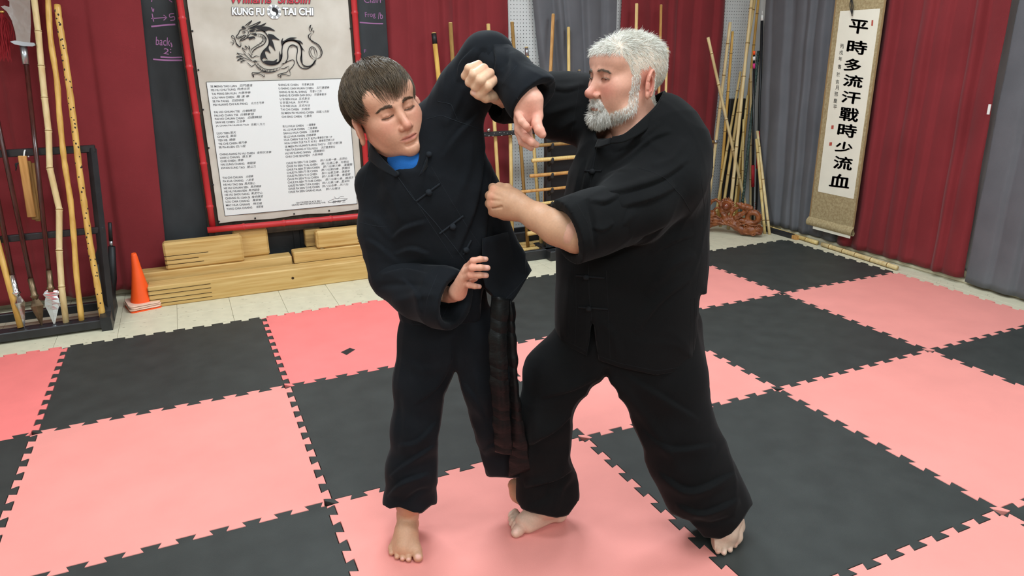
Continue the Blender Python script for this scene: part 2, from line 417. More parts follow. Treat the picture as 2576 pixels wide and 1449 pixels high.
curtain('curtain', 'burgundy curtain behind the spears and bamboo staffs on the left', 'red_cloth', -2.6, .655, .868, 0.03, 2.6, 'b', 12, .075, 3, tilt1=-.15)
curtain('curtain', 'burgundy curtain between the chalkboard and the pegboard strip, behind the blue-shirted person', 'red_cloth', xc(968, 0, .86), xc(1287, 0, .86), .93, 0.1, 2.6, 'b', 7, .05, 5)
curtain('curtain', 'grey curtain on the back wall, left of the rolled-sleeve person\'s head', 'grey_cloth', xc(1314, 0, .86), xc(1562, 0, .86), .92, 0.12, 2.6, 'b', 5, .06, 9, tilt0=.33)
curtain('curtain', 'burgundy curtain on the back wall, right of the rolled-sleeve person\'s head', 'red_cloth', xc(1574, 0, .86), xc(1838, 0, .86), .93, 0.1, 2.6, 'b', 7, .05, 11)
curtain('curtain', 'grey curtain hanging behind the calligraphy scroll', 'grey_cloth', -.28, .80, 5.25, 0.02, 2.6, 'r', 7, .05, 13, tilt1=-.2)
curtain('curtain', 'burgundy curtain on the right wall, beside the scroll', 'red_cloth', -1.31, -.30, 5.235, 0.02, 2.6, 'r', 8, .055, 17, tilt0=-.01)
curtain('curtain', 'grey curtain cut off by the right edge of the picture', 'grey_cloth', -2.9, -1.34, 5.225, -0.0, 2.6, 'r', 9, .04, 19)
t = at_x(2489, 275, 5.17)
tag(MB().box((5.165, t[1]-.008, t[2]-.03), (5.168, t[1]+.008, t[2]+.03)).build('care_tag', 'white_plastic', bpy.data.objects['curtain.005']), None)

# ------------------------------------------------------------------ chalkboard
YC = 0.885
cb = empty('chalkboard', (1.3, YC, 0.08)); tag(cb, 'black chalkboard with pink chalk notes behind the framed banner', 'chalkboard')
x0, xm, x1 = .48, xc(742, 560, YC), xc(969, 0, YC)
MB().box((x0, YC, .02), (xm-.002, YC+.03, 2.5), bev=.002).build('panel', 'chalkboard', cb)
MB().box((xm+.002, YC, .02), (x1, YC+.03, 2.5), bev=.002).build('panel', 'chalkboard', cb)
MB().box((xm-.022, YC-.008, .02), (xm+.022, YC+.002, .55), bev=.002).build('joint_strip', 'chalkboard', cb)
YN = (0, -1, 0)
def pxl(pts, Y): return [at_y(u, v, Y) for u, v in pts]
def c1(x, y): return (x/3.22, y/3.22)
def c3(x, y): return (440+x/4.831, y/4.831)
chalk = MB(); cy = YC-.0015
def stroke(pts, w=.006, mb=None, Y=None, sm=True):
    P = np.array(pxl(pts, Y or cy)); P = spline(P, 6) if sm and len(P) > 2 else P
    (mb or chalk).ribbon(P, w, YN)
for s in ([c1(1225,215),c1(1320,205),c1(1420,198)], [c1(1240,480),c1(1360,488),c1(1476,488)], [c1(1300,462),c1(1390,466),c1(1476,464)]): stroke(s, .009)
for w_, (x, y, x2) in {'back': (1262,365,1380), '2': (1322,435,1368)}.items():
    put_text(chalk, w_, at_y(*c1(x, y), cy), at_y(*c1(x2, y+8), cy), at_y(*c1(x-4, y-(68 if w_ == 'back' else 48)), cy), shear=.15)
stroke([c1(1383,345),c1(1392,370),c1(1388,382)]); stroke([c1(1381,396),c1(1383,404)]); stroke([c1(1381,420),c1(1383,428)])
stroke([c1(1232,110),c1(1245,175)], .005); stroke([c1(1225,150),c1(1350,142)], .005); stroke([c1(1325,122),c1(1352,142),c1(1325,165)], .005, sm=False)
stroke([c1(1410,110),c1(1375,115),c1(1378,140),c1(1410,135),c1(1412,160),c1(1380,166)], .005)
stroke([c1(1228,60),c1(1240,95),c1(1246,70)], .005); stroke([c1(1370,0),c1(1395,18)], .005); stroke([c1(1230,0),c1(1228,15)], .005)
for w_, (xa, y, xb, h) in {'Frog': (2315,228,2440,80), '/b': (2470,232,2530,80)}.items():
    put_text(chalk, w_, at_y(*c3(xa, y), cy), at_y(*c3(xb, y-3), cy), at_y(*c3(xa-8, y-h), cy))
put_text(chalk, 'Clai/F', at_y(*c3(2300, 35), cy), at_y(*c3(2530, 35), cy), at_y(*c3(2294, -40), cy))
put_text(chalk, 'F', at_y(*c3(2300, 640), cy), at_y(*c3(2325, 640), cy), at_y(*c3(2298, 600), cy))
stroke([c3(2245,272),c3(2400,285),c3(2530,288)], .008)
tag(chalk.build('chalk_writing', 'chalk_pink', cb), 'pink chalk handwriting', kind='stuff')
# smears of old chalk
sm = MB()
for k in range(26):
    u = random.choice([random.uniform(385, 470), random.uniform(420, 520), random.uniform(560, 900)]); v = random.uniform(150, 620) if u < 520 else random.uniform(585, 640)
    a = random.uniform(-.6, .6); l = random.uniform(3, 12); st_ = [(u, v), (u+l*math.cos(a), v+l*math.sin(a)*.8), (u+l*1.8*math.cos(a), v+l*1.8*math.sin(a)*.9)]
    sm.ribbon(spline(pxl(st_, cy-.0003), 4), random.uniform(.001, .0022), YN)
tag(sm.build('chalk_smears', material('faint_chalk', rgb(72, 74, 76), .9), cb), 'faint white chalk scratches', kind='stuff')
# ================================================================== banner in its red bamboo frame
YS = 0.80
sg = empty('framed_banner', (1.35, YS, .35)); tag(sg, 'parchment banner with a dragon and lists of forms in a red bamboo frame', 'banner')
bl = at_y(548, 561, YS); tl = at_y(473, 0, YS); br = at_y(912, 527, YS); tr = at_y(879, 0, YS)
xl, xr, zb, zt = (bl[0]+tl[0])/2, (br[0]+tr[0])/2, (bl[2]+br[2])/2, 1.98
YK = YS+.012
bd = MB().box((xl-.068, YK+.002, zb-.105), (xr+.068, YK+.03, zt+.1), bev=.003).build('backing_board', 'frame_wood', sg)
# the sheet, slightly buckled at the foot
nx, nz = 40, 60; vv = []; ff = []
for j in range(nz):
    for i in range(nx):
        s, t = i/(nx-1), j/(nz-1); w = .006*math.sin(s*9+1)*math.exp(-t*7)+.002*math.sin(s*5+t*7)
        vv.append((xl+(xr-xl)*s, YS-.002-abs(w), zb+(zt-zb)*t+(.004*math.sin(s*14) if j == 0 else 0)))
for j in range(nz-1):
    for i in range(nx-1): ff.append((j*nx+i, j*nx+i+1, (j+1)*nx+i+1, (j+1)*nx+i))
tag(link('sheet', mesh('sheet', vv, ff), 'parchment', sg), 'mottled parchment banner sheet')
YP = YS-.0095
# white list panel with a thin black rule around it
pa = [at_y(520, 206, YP), at_y(564, 546, YP), at_y(899, 511, YP), at_y(874, 197, YP)]
px0, px1, pz0, pz1 = (pa[0][0]+pa[1][0])/2, (pa[2][0]+pa[3][0])/2, (pa[1][2]+pa[2][2])/2, (pa[0][2]+pa[3][2])/2
MB().box((px0, YP, pz0), (px1, YP+.0012, pz1)).build('list_panel', 'paper', sg)
rl = MB()
for a, b in (((px0, pz0), (px1, pz0+.003)), ((px0, pz1-.003), (px1, pz1)), ((px0, pz0), (px0+.003, pz1)), ((px1-.003, pz0), (px1, pz1))):
    rl.box((a[0], YP-.0006, a[1]), (b[0], YP, b[1]))
rl.build('rule_border', 'ink', sg)
# frame bamboo
def red_pole(p, q, r, nodes, name='bamboo_pole'):
    p, q = np.array(p), np.array(q); ts = [0.0]; rr = [r]
    for n in nodes:
        for d, k in ((-.012, 1), (-.004, 1.16), (.004, 1.16), (.008, .97), (.014, 1)): ts.append(n+d/np.linalg.norm(q-p)); rr.append(r*k)
    ts.append(1.0); rr.append(r)
    MB().tube([p+(q-p)*t for t in ts], rr, 14).build(name, 'red_bamboo', sg, True)
yb = YS-.012; rb = .0195
bx0 = at_y(532, 585, yb); 
red_pole((xl-.040, yb, bx0[2]), (xl-.040, yb, zt+.1), rb, (.1, .26, .44, .60, .76, .92))
red_pole((xr+.036, yb, bx0[2]+.03), (xr+.036, yb, zt+.1), rb, (.12, .30, .46, .63, .78, .95))
zb2 = float(at_y(516, 577, yb)[2]); red_pole((xl-.075, yb-.03, zb2), (xr+.08, yb-.03, zb2-.01), rb, (.2, .43, .71, .9))
tk = MB()
for (u, v) in ((484,78),(499,176),(511,276),(525,372),(536,465),(551,557),(642,549),(740,538),(828,530),(882,71),(889,170)):
    p = at_y(u, v, YP-.002); MB().ball(p, (.006, .003, .006), 8, 5).build('tack', 'black_soft', sg, True)
# ---- lettering
def c4(x, y): return (500+x/3.45, 180+y/3.45)
yt = YP-.0012
L_ = [("SE MENG TAO LIAN",104,138,330,132,"四門連達",355,468),("FEI HU CHU TUNG",108,170,320,162,"飛虎出洞",332,445),("TAI PENG SIN KUN",113,203,328,195,"大鵬神拳",342,452),
("LOU HAN CHIEN",118,235,307,228,"羅 漢 拳",328,440),("SE PA PANG",122,267,263,262,"四把絕棍",288,395),("PEI HUANG CHI KAI PANG",127,298,425,285,"北方乞丐棒",455,568),
("PAI HO CHUAN TSE",135,362,357,352,"白鶴轉翅",380,497),("PAI HO CHAN TSE",138,392,343,383,"白鶴掌翅",362,482),("PAI HO CHUAN CHIAO",142,421,398,410,"白鶴轉腿",425,550),
("SAN HE CHIEN",147,450,312,443,"三合拳",328,405),("JA CHAN PA HUANG TAO",150,482,437,470,"佐戰八方刀",455,578),("LUO TIEN",158,545,267,540,"落天",272,325),
("CHAN IE",163,575,257,570,"展翅",272,328),("YEN HE",168,606,250,602,"煙鶴",262,320),("TIE CHE CHIEN",173,638,335,628,"鐵尺拳",345,420),("SE PA-KUEN",176,667,313,660,"四八棍",322,408),
("CHING KANG FU HU CHIEN",183,728,485,714,"金剛伏虎拳",505,632),("LIAN U CHANG",187,757,357,748,"連五掌",375,460),("CHIE CHIEN",190,787,325,780,"捷拳",337,390),
("HAI LUNG CHANG",193,817,397,806,"海龍掌",418,498),("KWAN KUNG TAO",197,847,400,838,"關公刀",420,498),("TAI CHI CHUAN",208,932,382,922,"太極拳",408,475),
("PA KUA CHANG",212,962,388,952,"八卦掌",412,480),("HE HU TAO SIN",216,992,384,983,"黑虎搗心",397,490),("HE HU CHUAN SEN",220,1022,430,1010,"黑虎轉身",450,545),
("HE HU HUAN SEN",224,1051,420,1040,"黑虎翻身",432,530),("HE HU SHOU SANG",228,1080,440,1068,"黑虎守山",455,555),("CHIANG SU LIAN SI",231,1110,445,1098,"槍術練習",460,560),
("LOU CHIA CHIANG",235,1140,440,1128,"羅家槍",468,545),("MAY HUA CHIANG",238,1170,445,1158,"梅花槍",472,552),("YANG CHIA CHIANG",242,1202,465,1186,"楊家槍",500,563),
("SHING IE CHIEN",693,125,866,122,"形意拳五路",895,1000),("U SHING LIAN HUAN CHIEN",695,156,995,150,"五行連環拳",1022,1135),("SHING IE SE AL SHING",699,187,938,182,"形意十二形",965,1070),
("SHING IE CHIEN SAN SOU",702,217,977,210,"形意拳散手",1003,1110),("U SI SEN HUA",705,248,855,245,"五式身法",868,965),("U SI SE HUA",708,278,840,275,"五式步法",858,955),
("U SI NEI HUA",711,308,853,305,"五式內法",868,968),("TAI CHI CHIEN",713,338,870,335,"太極劍",890,970),("SE MIEN PA HUANG CHIEN",718,370,1000,360,"四面八方劍",1022,1135),("CHI SING CHIEN",722,402,893,396,"七星劍",915,985),
("IE LU HUA CHIEN",731,485,910,475,"一路華拳",938,1015),("AL LU HUA CHIEN",734,515,920,504,"二路華拳",945,1030),("SAN LU HUA CHIEN",737,545,940,532,"三路華拳",960,1045),("SE LU HUA CHIEN",740,575,922,563,"四路華拳",935,1020),
("HUA CHIEN TUE TA TI IE PU",742,603,1022,585,"華拳對打第一步",1030,1160),("HUA CHIEN TUE TA TI AI PU",746,632,1025,612,"華拳對打第二步",1045,1180),("SE MIEN PA HUANG SUANG TAO U",750,662,1100,636,"四面八方雙刀舞",1120,1245),
("TIEN TA SUANG H TOU KOU",750,690,1033,672,"天打雙虎頭勾",1062,1185),("HU HE SUANG SHING",753,720,972,704,"虎鶴雙形",995,1095),("CHIU CHIE SEN PIEN",755,749,963,734,"九節神鞭",985,1080),
("CHUE PA SIEN TI IE CHIEN",761,805,1020,784,"醉八仙第一拳…呂洞仙",1055,1290),("CHUE PA SIEN TI AL CHIEN",763,833,1030,812,"醉八仙第二拳…何香姑",1065,1305),("CHUE PA SIEN TI SAN CHIEN",765,862,1050,838,"醉八仙第三拳…漢鍾離",1080,1335),
("CHUE PA SIEN TI SE CHIEN",767,889,1033,867,"醉八仙第四拳…李鐵拐",1065,1315),("CHUE PA SIEN TI U CHIEN",769,917,1027,896,"醉八仙第五拳…張國老",1068,1315),("CHUE PA SIEN TI LU CHIEN",771,945,1040,923,"醉八仙第六拳…曹國舅",1070,1318),
("CHUE PA SIEN TI CHIE CHIEN",774,973,1065,950,"醉八仙第七拳…韓湘子",1100,1345),("CHUE PA SIEN TI PA CHIEN",777,1001,1048,979,"醉八仙第八拳…藍采和",1072,1312),("CHUE PA SIEN TI HE CHIEN",780,1028,1050,1006,"醉八仙合拳…共八仙",1072,1300),
("CHUE PA SIEN CHIANG HUA",780,1055,1065,1033,"醉八仙槍法",1105,1230)]
lat = MB(); cjk = MB()
for (s, xa, ya, xb, yb_, cs, xc0, xc1) in L_:
    sl = (yb_-ya)/(xb-xa)
    put_text(lat, s, at_y(*c4(xa, ya), yt), at_y(*c4(xb, yb_+2), yt), at_y(*c4(xa-3, ya-18), yt), bold=.012)
    put_text(cjk, cs, at_y(*c4(xc0, ya+(xc0-xa)*sl+1), yt), at_y(*c4(xc1, ya+(xc1-xa)*sl+1), yt), at_y(*c4(xc0-3, ya+(xc0-xa)*sl-20), yt), shear=.25)
put_text(lat, "10th DEGREE BLACK BELT", at_y(*c4(845, 1146), yt), at_y(*c4(1068, 1128), yt), at_y(*c4(844, 1133), yt), bold=.01)
put_text(lat, "GRAND MASTER SIN KWANG THE:", at_y(*c4(808, 1166), yt), at_y(*c4(1102, 1142), yt), at_y(*c4(806, 1153), yt), bold=.01)
for st in ([(1120,1130),(1180,1105),(1270,1100),(1285,1108),(1200,1125),(1120,1140),(1200,1128),(1275,1120)], [(1175,1085),(1200,1105),(1230,1085),(1260,1082)]):
    cjk.ribbon(spline(pxl([c4(*q) for q in st], yt), 6), .0018, YN)
put_text(cjk, "和 時 之", at_y(*c4(1160, 1145), yt), at_y(*c4(1275, 1135), yt), at_y(*c4(1158, 1122), yt), shear=.2)
tag(lat.build('lettering', 'ink_grey', sg), 'rows of printed form names', kind='stuff')
tag(cjk.build('handwritten_characters', 'ink_grey', sg), 'handwritten characters beside the names', kind='stuff')
YT2 = YP-.001
ol_ = MB(); wt = MB()
for s, xa, xb in (("KUNG FU", 697, 1090), ("TAI CHI", 1312, 1682)):
    for mbx, b_, e, yo in ((ol_, .07, 5, 0), (wt, .035, 0, -.0015)):
        put_text(mbx, s, at_y(*c3(xa-e, 183+e), YT2+yo), at_y(*c3(xb+e, 188+e), YT2+yo), at_y(*c3(xa-e-5, 88-e), YT2+yo), bold=b_)
tag(ol_.build('title_outline', 'ink_grey', sg), kind='stuff'); tag(wt.build('title_lettering', 'ink_white', sg), 'white block title letters', kind='stuff')
rt = MB(); rs = MB()
put_text(rs, "Williams  Shaolin", at_y(*c3(686, 42), YT2), at_y(*c3(1655, 46), YT2), at_y(*c3(668, -72), YT2), bold=.035, shear=.25)
put_text(rt, "Williams  Shaolin", at_y(*c3(690, 38), YT2-.001), at_y(*c3(1650, 42), YT2-.001), at_y(*c3(672, -68), YT2-.001), bold=.012, shear=.25)
tag(rs.build('name_outline', 'ink', sg), kind='stuff'); tag(rt.build('name_lettering', 'ink_red', sg), 'red brush style title', kind='stuff')
# octagon with yin yang
oc = np.array(c3(1205, 142)); ocw = at_y(*oc, YT2); R8 = .0445
def disc(mb, c, r, n=32, y=0.0, a0=0.0, a1=2*math.pi): mb.poly([(c[0]+r*math.cos(a0+(a1-a0)*k/n), c[1]+y, c[2]+r*math.sin(a0+(a1-a0)*k/n)) for k in range(n)])
em = empty('octagon_emblem'); 
bpy.data.objects.remove(em)
e0 = MB(); e0.poly([(ocw[0]+R8*math.cos(math.pi/8+k*math.pi/4), ocw[1], ocw[2]+R8*math.sin(math.pi/8+k*math.pi/4)) for k in range(8)])
emb = e0.build('octagon_emblem', 'ink_white', sg); tag(emb, 'white octagon with a black and white swirl')
e1 = MB(); rr = .024
pts = [(rr*math.cos(a), rr*math.sin(a)) for a in np.linspace(-math.pi/2, math.pi/2, 20)]
pts += [(-rr/2*math.cos(a)*1, rr/2+rr/2*math.sin(a)) for a in np.linspace(math.pi/2, -math.pi/2, 12)]
pts += [(rr/2*math.cos(a), -rr/2+rr/2*math.sin(a)) for a in np.linspace(math.pi/2, -math.pi/2, 12)]
e1.poly([(ocw[0]+x, ocw[1]-.0008, ocw[2]+z) for x, z in pts])
disc(e1, ocw+np.array([-rr*.0, -.0012, rr*.5]), rr*.16)
e1.build('dark_half', 'ink', emb)
e2 = MB(); disc(e2, ocw+np.array([0, -.0016, -rr*.5]), rr*.16); e2.build('light_dot', 'ink_white', emb)
e3 = MB()
for k in range(8):
    a = k*math.pi/4; ca, sa = math.cos(a), math.sin(a)
    for q in range(3):
        rad = .029+.0045*q; h = .008 - .0; p = np.array([ocw[0]+rad*ca, ocw[1]-.0008, ocw[2]+rad*sa]); d = np.array([-sa, 0, ca])
        for (g0, g1) in (((-1, -.15), (.15, 1)) if (k+q) % 2 else ((-1, 1),)):
            e3.ribbon([p+d*h*g0, p+d*h*g1], .0026, YN)
rg = [(ocw[0]+(rr+.0012)*math.cos(a), ocw[1]-.0008, ocw[2]+(rr+.0012)*math.sin(a)) for a in np.linspace(0, 2*math.pi, 40)]
e3.ribbon(rg, .0022, YN)
tag(e3.build('trigram_bars', 'ink_grey', emb), kind='stuff')
# ---- dragon drawing (black print)
dr = MB()
def dl(pts, w=1.0, taper=True, n=6):
    P = spline([at_y(*c3(*p), YT2) for p in pts], n); k = len(P)
    ww = np.full(k, .0042*w)
    if taper: ww *= np.clip(np.sin(np.linspace(.12, math.pi-.12, k))*1.5, .25, 1)
    dr.ribbon(P, ww, YN)
def df(pts): 
    P = spline([at_y(*c3(*p), YT2) for p in pts+[pts[0]]], 4)[:-1]; dr.poly(P[::-1])
dl([(985,372),(1060,372),(1110,410),(1146,490),(1130,560),(1070,625),(1044,690),(1070,750),(1130,782),(1200,785),(1262,762),(1298,700),(1302,600),(1320,530),(1375,495),(1440,492),(1505,525),(1535,590),(1538,660),(1530,720),(1555,785),(1600,805),(1660,795),(1705,735)], 1.5, False)
dl([(985,412),(1045,415),(1095,445),(1108,490),(1075,540),(1000,580),(945,625),(932,690)], 1.2)
dl([(1000,440),(1050,445),(1070,480),(1040,525),(975,565),(925,610),(930,700)], .8)
for k in range(17):
    t = k/16; a = spline([(985,412),(1095,445),(1108,490),(1000,580),(932,690)], 8); b = spline([(1000,440),(1062,455),(1070,490),(975,565),(928,700)], 8); i = int(t*(len(a)-1)); dl([tuple(a[i]), tuple((a[i]+b[i])/2), tuple(b[i])], .5, False, 2)
dl([(955,740),(1000,810),(1060,858),(1130,876),(1210,868),(1275,845)], 1.3); dl([(975,735),(1020,790),(1075,828),(1140,845),(1215,838),(1280,815)], .8)
for k in range(15):
    t = k/14; a = spline([(955,740),(1060,858),(1130,876),(1275,845)], 8); b = spline([(985,735),(1075,828),(1140,845),(1280,815)], 8); i = int(t*(len(a)-1)); dl([tuple(a[i]), tuple((a[i]+b[i])/2), tuple(b[i])], .6, False, 2)
dl([(1345,760),(1372,700),(1372,620),(1392,565),(1430,545),(1475,565),(1490,610),(1480,680),(1482,740),(1515,805),(1560,833),(1620,830),(1680,785),(1718,722)], 1.3, False)
for k in range(11):
    x = 1400+k*9; dl([(x, 548+abs(k-5)*1.2), (x+6, 560+abs(k-4)*2), (x+9, 572+abs(k-4)*2.5)], .4, False, 2)
for k in range(12): x = 1560+k*13; dl([(x, 805-max(0, k-4)*7), (x+6, 815-max(0, k-4)*7), (x+8, 832-max(0, k-4)*7)], .45, False, 2)
# spine flames
df([(985,345),(1060,322),(1130,325),(1185,350),(1218,378),(1150,365),(1105,378),(1090,395),(1060,372)])
df([(1130,410),(1190,420),(1235,455),(1275,488),(1215,475),(1180,478),(1195,520),(1222,620),(1185,575),(1150,550),(1140,590),(1165,650),(1120,620),(1095,630),(1110,690),(1130,725),(1085,700),(1060,720),(1050,680),(1075,625),(1130,565),(1150,490)])
df([(1070,740),(1130,735),(1200,740),(1245,715),(1235,752),(1265,735),(1270,620),(1285,665),(1302,640),(1298,710),(1262,765),(1190,785),(1120,775)])
df([(1300,560),(1290,500),(1315,460),(1312,500),(1350,480),(1400,456),(1485,458),(1435,472),(1480,485),(1530,500),(1558,540),(1520,520),(1545,570),(1580,628),(1550,605),(1548,700),(1552,780),(1530,700),(1538,600),(1500,528),(1430,497),(1360,508),(1318,540)])
# head, jaw, mane, horns
dl([(990,390),(950,415),(915,410),(890,440),(860,470),(820,488),(795,490),(815,470),(845,455),(858,432),(838,430),(800,455),(760,462),(745,445),(775,405),(790,370),(820,360),(850,365),(885,365),(905,350)], 1.2)
dl([(760,440),(790,445),(815,430)], .7); dl([(815,390),(838,380),(855,392),(835,400),(815,395)], 1.0); dl([(870,370),(895,390),(880,430),(850,440)], .8)
df([(820,350),(810,330),(830,315),(845,330),(870,345)]); dl([(835,330),(880,290),(935,250),(905,290),(865,325)], 1.0); dl([(850,340),(930,310),(1040,262),(990,305),(910,340),(880,350)], 1.1)
df([(905,350),(960,320),(1050,300),(1110,275),(1080,310),(1000,335),(950,352)]); df([(900,370),(960,355),(1000,358),(950,372),(985,380),(920,388)])
df([(865,462),(905,470),(920,490),(900,480),(945,475),(975,490),(940,460),(980,468),(955,440),(900,450)])
df([(920,408),(985,405),(990,432),(950,430),(970,425)])
dl([(770,470),(790,520),(800,560),(780,560),(745,520),(725,460),(705,432),(688,440),(700,465),(730,480),(750,540),(790,572),(806,545),(795,480)], .9)
dl([(690,490),(715,500),(712,530),(690,550)], .8); dl([(668,508),(695,515),(700,535)], .6)
# fore legs with claws
dl([(1030,690),(985,680),(935,700),(905,660),(880,655)], 1.0); dl([(1040,745),(990,742),(940,742),(880,690),(850,660),(830,640)], 1.0)
for st in ([(870,655),(840,620),(818,580),(850,600),(872,610)], [(872,610),(865,575),(850,555),(885,580),(890,600)], [(890,600),(905,580),(895,555),(912,590),(900,640)], [(935,742),(880,720),(820,690),(755,645),(800,655),(850,665)], [(830,690),(790,685),(750,690),(790,705),(830,705)], [(850,715),(800,710),(760,735),(810,725),(860,740)], [(870,740),(830,735),(800,755),(850,750)], [(870,750),(900,780),(930,805),(960,790),(980,770)]): dl(st, .9)
# hind legs
for st in ([(1280,820),(1330,770),(1400,735),(1440,730),(1452,765),(1430,810),(1395,850),(1400,880),(1412,905)], [(1290,780),(1340,765),(1380,740)], [(1285,830),(1330,830),(1385,800)], [(1385,800),(1380,850),(1350,880),(1290,895),(1255,905),(1258,925),(1290,938),(1285,915),(1330,905),(1390,918),(1412,900)], [(1210,880),(1120,888),(1060,872),(1010,885),(950,880),(938,900),(960,938),(955,905),(1010,895),(1060,915),(1085,935),(1088,908),(1050,895)]): dl(st, 1.0)
# tail
dl([(1705,735),(1660,700),(1632,650),(1636,595),(1665,568),(1705,590),(1728,650),(1720,705)], 1.0); dl([(1720,705),(1680,690),(1652,640),(1660,590),(1690,600),(1700,650),(1715,700)], .7)
dl([(1700,715),(1760,700),(1788,650),(1780,600),(1745,545),(1680,505),(1640,475),(1622,440),(1635,415),(1662,405)], 1.4); dl([(1745,705),(1772,650),(1762,600),(1720,545),(1665,505),(1645,450),(1675,408)], .7)
dl([(1662,405),(1640,370),(1632,335),(1655,302),(1645,330),(1660,350),(1655,375),(1672,345),(1670,330)], .9); dl([(1675,408),(1690,385),(1672,372),(1700,378)], .7)
tag(dr.build('dragon_print', 'ink', sg), 'black line drawing of a long dragon', kind='stuff')

# ================================================================== poles
def bamboo_geo(mb, P, r0, r1, nodes, n=10):
    """P: polyline in world; nodes: fractions of the length that carry a ring"""
    P = np.array(P, float); seg = np.linalg.norm(np.diff(P, axis=0), axis=1); cum = np.concatenate([[0], np.cumsum(seg)]); L = cum[-1]
    ts = [(0.0, 0.97, 0)]
    for q in sorted(nodes):
        e = .006/L
        ts += [(q-2.2*e, 1.0, 0), (q-.8*e, 1.13, 1), (q+.5*e, 1.13, 0), (q+.9*e, .93, 0), (q+2.5*e, .97, 0)]
    ts.append((1.0, 1.0, 0)); ts += [(c/L, .99, 0) for c in cum[1:-1]]
    ts = sorted(x for x in ts if 0 <= x[0] <= 1)
    pts = [[np.interp(t*L, cum, P[:, k]) for k in range(3)] for t, _, _ in ts]; rad = [(r0+(r1-r0)*t)*k for t, k, _ in ts]
    a = len(mb.f); mb.tube(pts, rad, n)
    for i in range(len(ts)-1):
        if ts[i][2]:
            for k in range(n): mb.mi[a+i*n+k] = 1
MT['node_dark'] = material('bamboo_node', rgb(136, 104, 56), .6)
def bamboo_pole(name, label, cat, P, r0, r1, nn, mat='bamboo', group=None, nodes=None):
    mb = MB(); nodes = nodes if nodes is not None else [(k+.5+random.uniform(-.12, .12))/nn for k in range(nn)]
    bamboo_geo(mb, P, r0, r1, nodes); o = mb.build(name, [mat, 'node_dark'], None, True); return tag(o, label, cat, group)
# ------------------------------------------------------------------ weapon rack on the left
RY0, RY1 = .27, .62
rk = empty('weapon_rack', (-.3, .45, ZF)); tag(rk, 'black wooden floor rack holding spears and bamboo staffs on the left', 'rack')
zt_ = float(at_y(120, 380, .575)[2]); zm_ = float(at_y(120, 591, .445)[2]); xr_ = float(at_y(240, 374, .575)[0]); xb_ = float(at_z(262, 820, ZF)[0])
MB().box((-1.5, .555, zt_-.02), (xr_, .595, zt_+.02), bev=.004).build('top_rail', 'black_wood', rk)
MB().box((-1.5, .432, zm_-.018), (xr_-.02, .462, zm_+.018), bev=.004).build('middle_rail', 'black_wood', rk)
for xx in (xr_-.02, -1.3):
    A = np.array([[1, 0, 0], [0, 1, 0], [0, 0, 1]], float)
    MB().tube([(xx, .575, zt_), (xx-.02, .447, zm_), (xx-.05, .33, ZF+.02)], .026, 4).build('post', 'black_wood', rk)
    sp = MB(); prof = [(.22, ZF), (.66, ZF), (.66, .06), (.60, .14), (.56, .30), (.50, .30), (.44, .16), (.30, .07), (.22, .06)]
    n_ = len(prof); xx2 = xx-.06
    sp.add([(xx2-.025, a, b) for a, b in prof]+[(xx2+.03, a, b) for a, b in prof], [tuple(range(n_-1, -1, -1)), tuple(range(n_, 2*n_))]+[(k, (k+1) % n_, n_+(k+1) % n_, n_+k) for k in range(n_)])
    sp.build('foot', 'black_wood', rk)
MB().box((-1.5, RY0-.03, ZF+.012), (xb_, RY0+.06, ZF+.062), bev=.005).build('front_rail', 'black_wood', rk)
MB().box((-1.5, .50, ZF+.04), (xb_, .54, ZF+.09), bev=.005).build('back_rail', 'black_wood', rk)
for u, v in ((28, 838), (62, 832), (105, 824), (137, 820), (172, 815), (208, 811), (250, 806)):
    p = at_z(u, v, ZF+.0625); mb = MB(); mb.poly([(p[0]+.02*math.cos(k*math.pi/6), RY0+.015+.02*math.sin(k*math.pi/6), ZF+.0626) for k in range(12)]); mb.build('socket', 'ink', rk)
